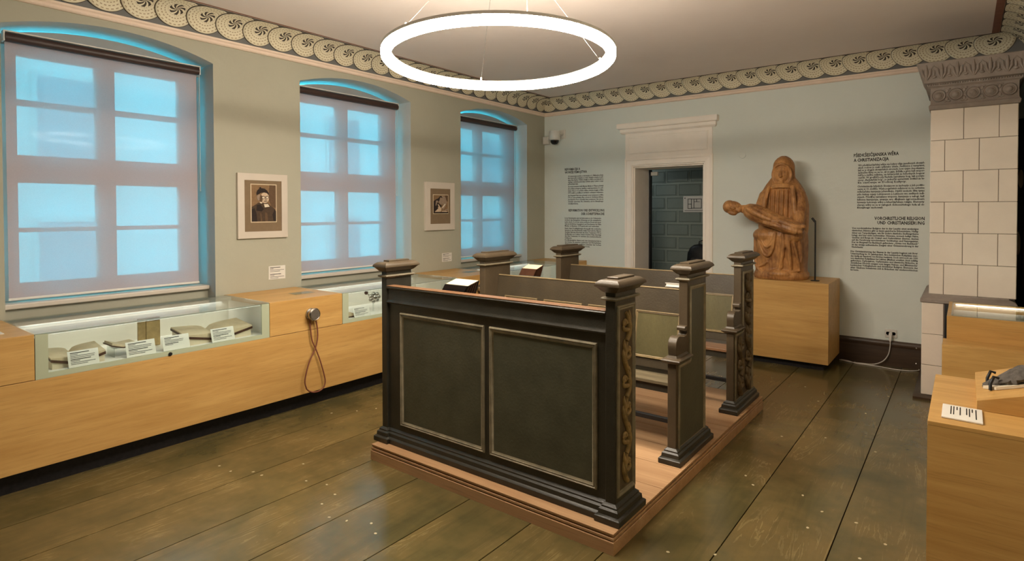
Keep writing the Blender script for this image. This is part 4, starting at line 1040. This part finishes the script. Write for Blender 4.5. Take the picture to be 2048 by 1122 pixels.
MB().tube([(-1.206, 6.63, 1.478), (-1.238, 6.63, 1.52)], .0115, 10).build('head', 'black', t, 60)

# socket and cables
t = thing('wall_socket', 'cream double wall socket above the dark baseboard', 'socket', (-.587, YB, .33))
box('plate', 'plastic', t, -.64, -.535, YB-.012, YB, .29, .375, .004)
MB().lathe([(.022, -.012), (.022, -.016), (.018, -.016), (.016, -.006)], (-.612, YB, .333), 'y', 20).build('outlet', 'plastic', t, 40)
MB().lathe([(.022, -.012), (.022, -.016), (.018, -.016), (.016, -.006)], (-.563, YB, .333), 'y', 20).build('outlet', 'plastic', t, 40)
t = thing('power_cable', 'white power cable plugged into the socket and trailing to the plinth', 'cable', (-.6, 7.07, 0))
MB().tube([(-.588, YB-.016, .335), (-.588, YB-.05, .325), (-.588, YB-.055, .26)], [.016, .016, .009], 10).build('plug', 'plastic', t, 60)
def smooth_tube(pts, r, name, mat, t):
    P = []
    for i in range(len(pts)-1):
        p0, p1, p2, p3 = [Vector(pts[j]) for j in (max(i-1, 0), i, i+1, min(i+2, len(pts)-1))]
        for s in range(6):
            u = s/6; P.append(.5*((2*p1)+(-p0+p2)*u+(2*p0-5*p1+4*p2-p3)*u*u+(-p0+3*p1-3*p2+p3)*u**3))
    P.append(Vector(pts[-1])); MB().tube(P, r, 8).build(name, mat, t, 60)
smooth_tube([(-.588, 7.066, .26), (-.59, 7.066, .2), (-.605, 7.06, .12), (-.65, 7.05, .05), (-.73, 7.04, .008), (-.83, 7.02, .006), (-.93, 7.01, .006), (-1.0, 7.03, .008), (-1.04, 7.04, .008)], .0048, 'lead', 'cable', t)
t = thing('extension_lead', 'white lead running along the baseboard behind the tiled stove', 'cable', (-.5, 7.0, 0))
smooth_tube([(-1.03, 7.065, .006), (-.96, 7.05, .006), (-.88, 6.985, .006), (-.8, 6.985, .006), (-.68, 6.98, .006), (-.55, 6.95, .006), (-.42, 6.97, .006), (-.35, 7.03, .008), (-.345, 7.075, .01)], .0048, 'lead', 'cable', t)

# ================================================================ tiled stove
t = thing('tiled_stove', 'tall white tiled stove with a grey ornamented crown', 'stove', (.05, 6.6, 0))
SX0, SX1, SYF = -.236, .331, 6.12
box('core', 'grout', t, SX0+.006, SX1-.006, SYF+.006, 7.1, .88, 2.5)
box('lower_core', 'grout', t, -.276, .322, 6.056, 7.1, .05, .82)
def tile(x0, x1, z0, z1, yf):
    g = .0018
    MB().rect_loft(x0+g, x1-g, z0+g, z1-g, [(0, 0), (0, .010), (-.004, .013)]).v
    m = MB().rect_loft(x0+g, x1-g, z0+g, z1-g, [(0, 0), (0, .009), (-.003, .012)])
    m.v = [(a, yf+.012-h, b) for a, b, h in m.v]; m.build('tile', 'tile', t)
RH = (2.445-.885)/6
for k in range(6):
    z0 = .885+k*RH
    cut = [SX0, -.012, .214, SX1] if k % 2 else [SX0, -.136, .09, SX1]
    for a, b in zip(cut, cut[1:]): tile(a, b, z0, z0+RH, SYF-.002)
def side_tiles(x, y0, y1, zs, sgn):
    for z0, z1 in zip(zs, zs[1:]):
        n = max(1, round((y1-y0)/.226)); w_ = (y1-y0)/n
        for k in range(n):
            g = .0018; m = MB().rect_loft(y0+k*w_+g, y0+(k+1)*w_-g, z0+g, z1-g, [(0, 0), (0, .009), (-.003, .012)])
            m.v = [(x+sgn*(h-.012), a, b) for a, b, h in m.v]; m.build('tile', 'tile', t)
side_tiles(SX0, SYF+.002, 7.1, [.885+k*RH for k in range(7)], -1); side_tiles(SX1, SYF+.002, 7.1, [.885+k*RH for k in range(7)], 1)
LZ = [.035, .288, .552, .818]
for z0, z1 in zip(LZ, LZ[1:]): tile(-.282, -.13, z0, z1, 6.05); tile(.205, .328, z0, z1, 6.05)
tile(-.13, .205, LZ[0], LZ[1], 6.05)
side_tiles(-.282, 6.06, 7.1, LZ, -1); side_tiles(.328, 6.06, 7.1, LZ, 1)
fd = MB().rect_loft(-.125, .2, .295, .812, [(0, 0), (0, .012), (-.02, .016), (-.024, .008)]); fd.v = [(a, 6.062-h, b) for a, b, h in fd.v]
fdo = fd.build('fire_door', 'iron', t, 40)
MB().tube([(-.09, 6.045, .55), (-.09, 6.025, .55), (-.05, 6.02, .55)], .007, 8).build('handle', 'iron', fdo, 60)
MB().rect_loft(-.286, .33, 6.046, 7.1, [(.0, .818), (.006, .822), (.006, .845), (-.01, .86), (-.04, .876), (-.045, .886)]).build('ledge', 'stovegrey', t, 40)
MB().rect_loft(-.286, .33, 6.046, 7.06, [(.05, 0), (.05, .018), (.02, .03), (0, .036)]).build('base_moulding', 'board', t, 40)
CR = [(0, 2.442), (.008, 2.446), (.012, 2.456), (.014, 2.478), (.006, 2.488), (.002, 2.494), (.002, 2.622), (.006, 2.63), (.022, 2.64), (.022, 2.652), (.03, 2.66), (.046, 2.668), (.048, 2.684), (.05, 2.69), (.055, 2.72), (.072, 2.77), (.095, 2.82), (.098, 2.83), (.06, 2.84)]
cr = MB().rect_loft(SX0, SX1, SYF, 7.015, CR).build('crown', 'stovegrey', t, 40)
yfz = SYF-.002
for k, xx in enumerate((-.182, -.068, .046, .158, .272)):
    m = MB(); m.lathe([(.05, 0), (.05, -.006), (.046, -.012), (.041, -.006), (.034, -.006), (.03, -.012), (.026, -.012), (.02, -.02), (.01, -.027), (.002, -.029)], (xx, yfz, 2.56), 'y', 28)
    m.build('rosette', 'stovegrey', t, 40)
    if k < 4:
        m = MB()
        for s in (-1, 1):
            m.ell((xx+.057, yfz, 2.56+s*.035), (.012, .008, .018)); m.ell((xx+.045, yfz, 2.56+s*.05), (.012, .007, .008)); m.ell((xx+.069, yfz, 2.56+s*.05), (.012, .007, .008))
        m.box(xx+.05, xx+.064, yfz-.006, yfz+.003, 2.55, 2.57); m.build('spandrel_leaf', 'stovegrey', t, 60)
nd = 38
m = MB()
for k in range(nd):
    xx = SX0-.02+(SX1-SX0+.04)*k/(nd-1); m.ell((xx, SYF-.026, 2.653), (.006, .006, .007), None, 8, 6)
m.build('bead_row', 'stovegrey', t, 60)
for k in range(7):
    xx = SX0-.03+(SX1-SX0+.06)*k/6
    m = MB(); 
    pc = lambda z: SYF-(.05+.045*((z-2.69)/.13)**1.4)
    for s in (-1, 0, 1):
        m.tube([(xx+s*.004, pc(2.695)-.002, 2.695), (xx+s*.026, pc(2.74)-.004, 2.74), (xx+s*.03, pc(2.78)-.004, 2.782)] if s else [(xx, pc(2.695)-.002, 2.695), (xx, pc(2.75)-.006, 2.75), (xx, pc(2.8)-.006, 2.812)], [.006, .011, .004] if s else [.008, .014, .005], 8)
    m.ell((xx, pc(2.735)-.008, 2.735), (.012, .01, .012)); m.build('palmette', 'stovegrey', t, 60)
    if k < 6:
        x2 = xx+(SX1-SX0+.06)/12; m = MB()
        m.tube([(x2-.04, pc(2.7)-.002, 2.705), (x2-.03, pc(2.76)-.004, 2.77), (x2, pc(2.795)-.004, 2.8), (x2+.03, pc(2.76)-.004, 2.77), (x2+.04, pc(2.7)-.002, 2.705)], .005, 8)
        m.ell((x2, pc(2.71)-.006, 2.712), (.016, .01, .01)); m.ell((x2, pc(2.75)-.002, 2.752), (.007, .008, .03)); m.build('leaf_arch', 'stovegrey', t, 60)

# dark board with hung objects between stove and right wall
t = thing('black_display_board', 'black display board between the tiled stove and the right wall', 'board', (.41, 7.1, .1))
box('panel', 'black', t, .345, .446, 7.085, 7.115, .08, 2.43)
t = thing('pale_plate', 'pale oval object hung on the black board, upper of two', 'ornament', (.4, 7.07, 1.88))
MB().ell((.403, 7.073, 1.882), (.02, .012, .085)).build('plate', 'support', t, 60)
t = thing('pale_tool', 'pale narrow object hung on the black board, lower of two', 'ornament', (.39, 7.07, 1.28))
MB().ell((.39, 7.073, 1.29), (.016, .012, .11)).build('blade', 'support', t, 60)
t = thing('brown_satchel', 'brown leather piece at the right picture edge on the black board', 'ornament', (.42, 7.07, .95))
MB().prism([(.416, 1.42), (.444, 1.45), (.444, .86), (.42, .85), (.412, .9)], lambda a, b, h: (a, h, b), 7.05, 7.084).build('body', 'leather', t, None, .008)

# ================================================================ stands along the right wall
XE = XR-.005
t = thing('front_stand', 'oak display stand nearest the camera at the right edge', 'stand', (.16, 3.4, 0), 'stepped oak stands at the right wall')
box('body', 'oakx', t, -.115, XE, 2.985, 3.86, .0, .702)
box('top', 'oakx', t, -.115, XE, 2.985, 3.86, .7025, .72, .0015)
t = thing('middle_stand', 'low oak step between the front stand and the glazed stand', 'stand', (.16, 5.0, 0), 'stepped oak stands at the right wall')
box('body', 'oakx', t, -.113, XE, 4.9, 5.148, 0, .69, .002)
t = thing('glazed_stand', 'oak stand with a lit glass top in front of the tiled stove', 'stand', (.16, 5.55, 0), 'stepped oak stands at the right wall')
box('body', 'oakx', t, -.093, XE, 5.15, 5.97, 0, .78, .002)
m = MB().ring(lambda a, b, h: (a, b, h), -.093, XE, 5.15, 5.97, [(0, .7805), (0, .85), (.03, .85), (.03, .7805)]); m.build('rim', 'oakx', t)
box('lining', 'lining', t, -.062, XE-.03, 5.18, 5.94, .781, .79)
box('top_pane', 'glass', t, -.07, XE-.022, 5.172, 5.948, .851, .857)
box('led_strip', 'led', t, -.05, XE-.04, 5.925, 5.935, .83, .838)
# wedge, stone and label on the front stand
t = thing('wedge_block', 'sloping oak wedge on the front stand', 'wedge', (.25, 3.5, .72))
MB().prism([(.05, .7205), (.44, .7205), (.44, .885), (.05, .762)], lambda a, b, h: (a, h, b), 3.27, 3.84).build('body', 'oakx', t, None, .0015)
t = thing('stone_fragment', 'rough grey stone fragment held by black clips on the oak wedge', 'stone', (.26, 3.55, .8))
m = MB(); rs = random.Random(5); ls = []
for i in range(25):
    u = i/24; x = .075+.34*u; tw = min(1, .25+u*2.2)*min(1, .35+(1-u)*5); zb = .762+.315*(x-.05)+.004
    l = []
    for k in range(14):
        a = 2*PI*k/14; jit = 1+rs.uniform(-.16, .16)
        l.append((x+rs.uniform(-.004, .004), 3.5+.0+.085*tw*math.cos(a)*jit, zb+.034*tw+max(-.034*tw, .036*tw*math.sin(a)*jit)))
    ls.append(l)
m.loops(ls).build('fragment', 'stone', t, 30)
m = MB().prism([(.075, 3.47), (.12, 3.415), (.4, 3.40), (.41, 3.6), (.12, 3.585), (.078, 3.53)], lambda a, b, h: (a, b, .762+.315*(a-.05)+.002+h), 0, .012); m.build('pale_underside', 'support', t)
for yy, xx in ((3.44, .1), (3.56, .092)):
    z = .762+.315*(xx-.05)
    MB().tube([(xx, yy-.02, z+.002), (xx, yy-.012, z+.03), (xx+.012, yy, z+.062), (xx+.03, yy+.004, z+.056)], .0065, 8).build('clip', 'black', t, 60)
t = thing('label_card', 'white label card lying on the front oak stand before the wedge', 'label', (0, 3.15, .7205))
lab = [(-.074, 3.335), (-.080, 3.09), (.062, 3.083), (.062, 3.245)]
cz = lambda a, b, h: (a, b, .7215+h)
qx = lambda u, v: (-.07+u*.138, 3.06+v*.205-u*.008)
m = MB().prism([qx(0, 0), qx(1, 0), qx(1, 1), qx(0, 1)], cz, 0, .006); m.build('card', 'card', t, None, .001)
m = MB()
for u, v0, ln in ((.83, .1, .72), (.74, .1, .25), (.67, .1, .6), (.6, .1, .5), (.44, .1, .6), (.36, .1, .25), (.28, .1, .62), (.21, .1, .62)):
    m.prism([qx(u, 1-v0), qx(u+.028, 1-v0), qx(u+.028, 1-v0-ln), qx(u, 1-v0-ln)], cz, .0055, .0066)
m.build('print', 'ink', t)

# ================================================================ ring lamp
RC, RR, RZ = (-2.11, 2.61), .632, 2.467
t = thing('ring_lamp', 'large glowing white ring lamp hung from thin ceiling cables', 'lamp', (RC[0], RC[1], RZ))
TLT = Vector((math.sin(YAW), -math.cos(YAW), 0))     # near side hangs a touch higher
def ringp(r, z, a):
    x, y = r*math.cos(a), r*math.sin(a)
    return (RC[0]+x, RC[1]+y, RZ+z+.022*(x*TLT.x+y*TLT.y)/RR)
sec = [(RR-.026, .014), (RR-.026, -.014), (RR-.016, -.025), (RR+.016, -.025), (RR+.026, -.014), (RR+.026, .014)]
ls = [[ringp(r, z, 2*PI*k/96) for r, z in sec] for k in range(97)]
MB().loops(ls, False, False).build('diffuser', emit('ring_glow', (1, .89, .73, 1), RING_POWER), t, 60)
MB().loops([[ringp(r, z, 2*PI*k/96) for r, z in ((RR-.02, .0305), (RR+.02, .0305))] for k in range(97)], False, False).build('uplight', emit('ring_uplight', (1, .89, .73, 1), RING_POWER*.42), t)
sec2 = [(RR-.027, .014), (RR-.027, .03), (RR+.027, .03), (RR+.027, .014)]
MB().loops([[ringp(r, z, 2*PI*k/96) for r, z in sec2] for k in range(97)], False).build('housing', 'plastic', t, 60)
ct = (RC[0], RC[1], ZC)
for ang in (140, 53, 261):
    a = math.radians(ang); p = ringp(RR, .03, a)
    c = MB().tube([p, (ct[0]+.03*math.cos(a), ct[1]+.03*math.sin(a), ZC-.02)], .0009, 6).build('cable', 'chrome', t)
    MB().tube([p, (p[0]-.02*math.cos(a)*.5, p[1]-.02*math.sin(a)*.5, p[2]+.025)], .005, 8).build('cable_grip', 'plastic', c)
p = ringp(RR, .03, math.radians(321))
smooth_tube([p, (p[0], p[1], p[2]+.05), (p[0]-.04, p[1]+.05, p[2]+.2), (ct[0]+.02, ct[1]-.02, ZC-.02)], .0022, 'power_lead', 'cable', t)
MB().lathe([(.06, 0), (.06, -.02), (.05, -.026), (.005, -.026)], (ct[0], ct[1], ZC), 'z', 28).build('canopy', 'plastic', t, 40)

# ================================================================ lettering on the back wall
TXT = []
def textline(s, x0, x1, z, size, parent, right=False, fit=True):
    cu = bpy.data.curves.new('lettering', 'FONT'); cu.body = s; cu.size = size; cu.resolution_u = 1; cu.offset = .0008 if size < .04 else .0014
    o = bpy.data.objects.new('lettering', cu); COL.objects.link(o); TXT.append((o, x0, x1, z, parent, right, fit))
def block(lines, x0, x1, z0, pitch, size, last, parent):
    for i, s in enumerate(lines):
        textline(s, x0, x0+(x1-x0)*(last if i == len(lines)-1 else 1), z0-i*pitch, size, parent)
    return z0-len(lines)*pitch
H1, HB = .047, .027
# right hand column
textline('PŚEDKŚESĆIJANSKA WĚRA', -.933, -.535, 2.160, H1, 'h'); textline('A CHRISTIANIZACIJA', -.933, -.62, 2.110, H1, 'h')
block(['Wó pśedkśesćijańskej wěrje we Łužycy něga zasedlonych słowjań-', 'skich rodow jo mało wěsteho znate. Swětnice z templami,', 'kaž su w drugich słowjańskich stronach, how njejsu dopokazane.', 'Jadnučke źiwy su na to, až su gaje, žrědła a góry byli wopor-', 'nišća a swěte městna, na kótarychž su lichotnych bogow', 'cesćili. W groźišću pla Raduša namakany bog, tak pomje-', 'njony „Radušański bog“, jo jadnučki awtentiski dokład za ta-', 'ke cesćenje w Dolnej Łužycy.'], -.893, -.318, 2.062, .0260, HB, .74, 'a')
block(['Christianizacija łužyskich Słowjanow se zachopijo z jich podtło-', 'cenim w 10. stolěśu. Wjele pogańskich městnow se na cerkwine', 'měsćańske kamjenje pśeměnijo. Hyšći wokoło lěta tysac', 'piše biskup mjazy Lubnjowom a Lubinom wo swětych mě-', 'stnach. Pózdźej namakane wopory, kamjenje a nałogi, kaž', 'kśicne kamjenje, znanje wo dłujkem zgromadnem', 'bywanju ludoweje wěry a kśesćijańskeje religije. Elementy', 'stareje wěry su se w nałogach dolnoserbskego luda až do', 'źinsajšnego zachowali.'], -.898, -.318, 1.840, .0278, HB, .4, 'a')
textline('VORCHRISTLICHE RELIGION', -.742, -.315, 1.498, H1, 'h', True); textline('UND CHRISTIANISIERUNG', -.715, -.315, 1.453, H1, 'h', True)
block(['Von vorchristlicher Religion der in der Lausitz einst ansässigen', 'slawischen Stämme gibt es kaum gesicherte Erkenntnisse. Heilig-', 'tümer aus Tempelanlagen, wie für andere slawische Siedlungsräume', 'belegt, sind hier nicht nachweisbar. Hinweise, wonach heilige Haine,', 'Quellen und Berge als Orakel- und Opferstätten dienten, deuten', 'auf die Verehrung verschiedener Gottheiten und Naturgeister.', 'Der im Burgwall bei Raddusch gefundene „Götze von Raddusch“', 'ist das einzige authentische Zeugnis einer Götzenverehrung in der', 'Niederlausitz.'], -.945, -.362, 1.401, .0249, HB*.95, .18, 'a')
block(['Die Christianisierung der Slawen in der Lausitz beginnt mit ihrer', 'Unterwerfung im 10. Jahrhundert. Ihre heidnischen Kultplätze wer-', 'den häufig als Standorte von Kirchen bestimmt. Doch wird noch um 1000', 'von slawischen Kultplätzen bei Lübben (Meißen) erwähnt. Auch zufällig', 'gefundene Opfergaben, Opfersteine und slawische Bräuche, ja', 'christlichen Kirchen zeugen vom langen Neben- und Miteinander', 'heidnischen Volksglaubens und christlicher Religion. Elemente des', 'alten Glaubens bewahrten sich in Bräuchen der niedersorbischen', 'bis heute.'], -.955, -.367, 1.155, .0245, HB*.95, .13, 'a')
# left hand column
textline('REFORMACIJA A', -4.545, -4.29, 2.176, H1, 'h'); textline('WUWIŚE PISMOJSTWA', -4.545, -4.18, 2.132, H1, 'h')
block(['W Dolnej Łužycy zmóže se reformacija w 16. lětźasetku pśesaj-', 'źiś. Nowa wěra wobjadna se z luda, dokulaž se namše w serb-', 'skej rěcy źarže. Prědne knigły se śišće, za kótarež se', 'trjebaju cerkwiny pismowje serbske spisy. Luther a jogo', 'pśestajenja.'], -4.49, -3.92, 2.082, .0272, HB, .3, 'a')
block(['Za wuchowawanie kněz Mjertyn Moller w Tšupcu pśestaji', 'ako prědny wótegrona, kjarliže a mały katechismus do serb-', 'skeje rěcy. Jo to prědne tśěne serbske knigły w lěśe', '1574 wujšłe a pózdźej w serbskich cerkwjach wužywane.'], -4.49, -3.92, 1.936, .0300, HB, 1, 'a')
block(['Jan Bogumił Fabricius pśestaji nowy testament w lěśe', '1709 do dolnoserbskeje rěcy, a pótom w Chóśebuzu śišćany.', 'Jan Bjedrich Fryco pśestaji stary testament. Na tom se', 'zwuwijo spisowna rěc, kótaraž jo až do źinsajšnego', 'wužywana.'], -4.49, -3.92, 1.809, .0290, HB, .3, 'a')
textline('REFORMATION UND ENTWICKLUNG', -4.48, -3.905, 1.590, H1, 'h', True); textline('DER SCHRIFTSPRACHE', -4.27, -3.905, 1.541, H1, 'h', True)
block(['In der Niederlausitz setzt die Reformation in der Volkssprache', 'Sorbisch das Evangelium, Erbauung und die evangelische', 'Lehre durch. So ist der erste sorbische Druck aus jener', 'Zeit ein kirchliches Gesangbuch und Katechismus des Albin', 'Moller, in Bautzen 1574 gedruckt und verbreitet.'], -4.545, -3.955, 1.487, .028, HB, .95, 'a')
block(['Nach dem Dreißigjährigen Krieg gilt die sorbische', 'Sprache in der Niederlausitz vielfach als bedroht. Pfarrer', 'Gottlieb Fabricius übersetzt das Neue Testament 1709 in', 'die Mundart von Cottbus. Johann Friedrich Fritze überträgt', 'das Alte Testament. So entsteht eine niedersorbische', 'Schriftsprache.'], -4.545, -3.955, 1.340, .0276, HB, .2, 'a')
block(['Die Bibelausgaben dienen auch dem Sprachunterricht in', 'den Schulen. Es entstehen Lesebücher und Wörterbücher,', 'Zeitungen und eine weltliche Literatur der Sorben', 'in der Niederlausitz, die bis heute gepflegt werden.'], -4.545, -3.955, 1.172, .0275, HB, .7, 'a')
bpy.context.view_layer.update()
dg = bpy.context.evaluated_depsgraph_get()
for o, x0, x1, z, kind, right, fit in TXT:
    me = bpy.data.meshes.new_from_object(o.evaluated_get(dg))
    xs = [v.co.x for v in me.vertices]; ys = [v.co.y for v in me.vertices]
    if xs:
        a, b = min(xs), max(xs); k = (x1-x0)/(b-a) if b > a else 1
        for v in me.vertices: v.co = (x0+(v.co.x-a)*k-o.location.x, YB-.0008, z+v.co.y)
    me.materials.clear(); me.materials.append(M['ink'])
    n = bpy.data.objects.new('lettering', me); COL.objects.link(n); n.parent = wall_back
    cu = o.data; bpy.data.objects.remove(o); bpy.data.curves.remove(cu)
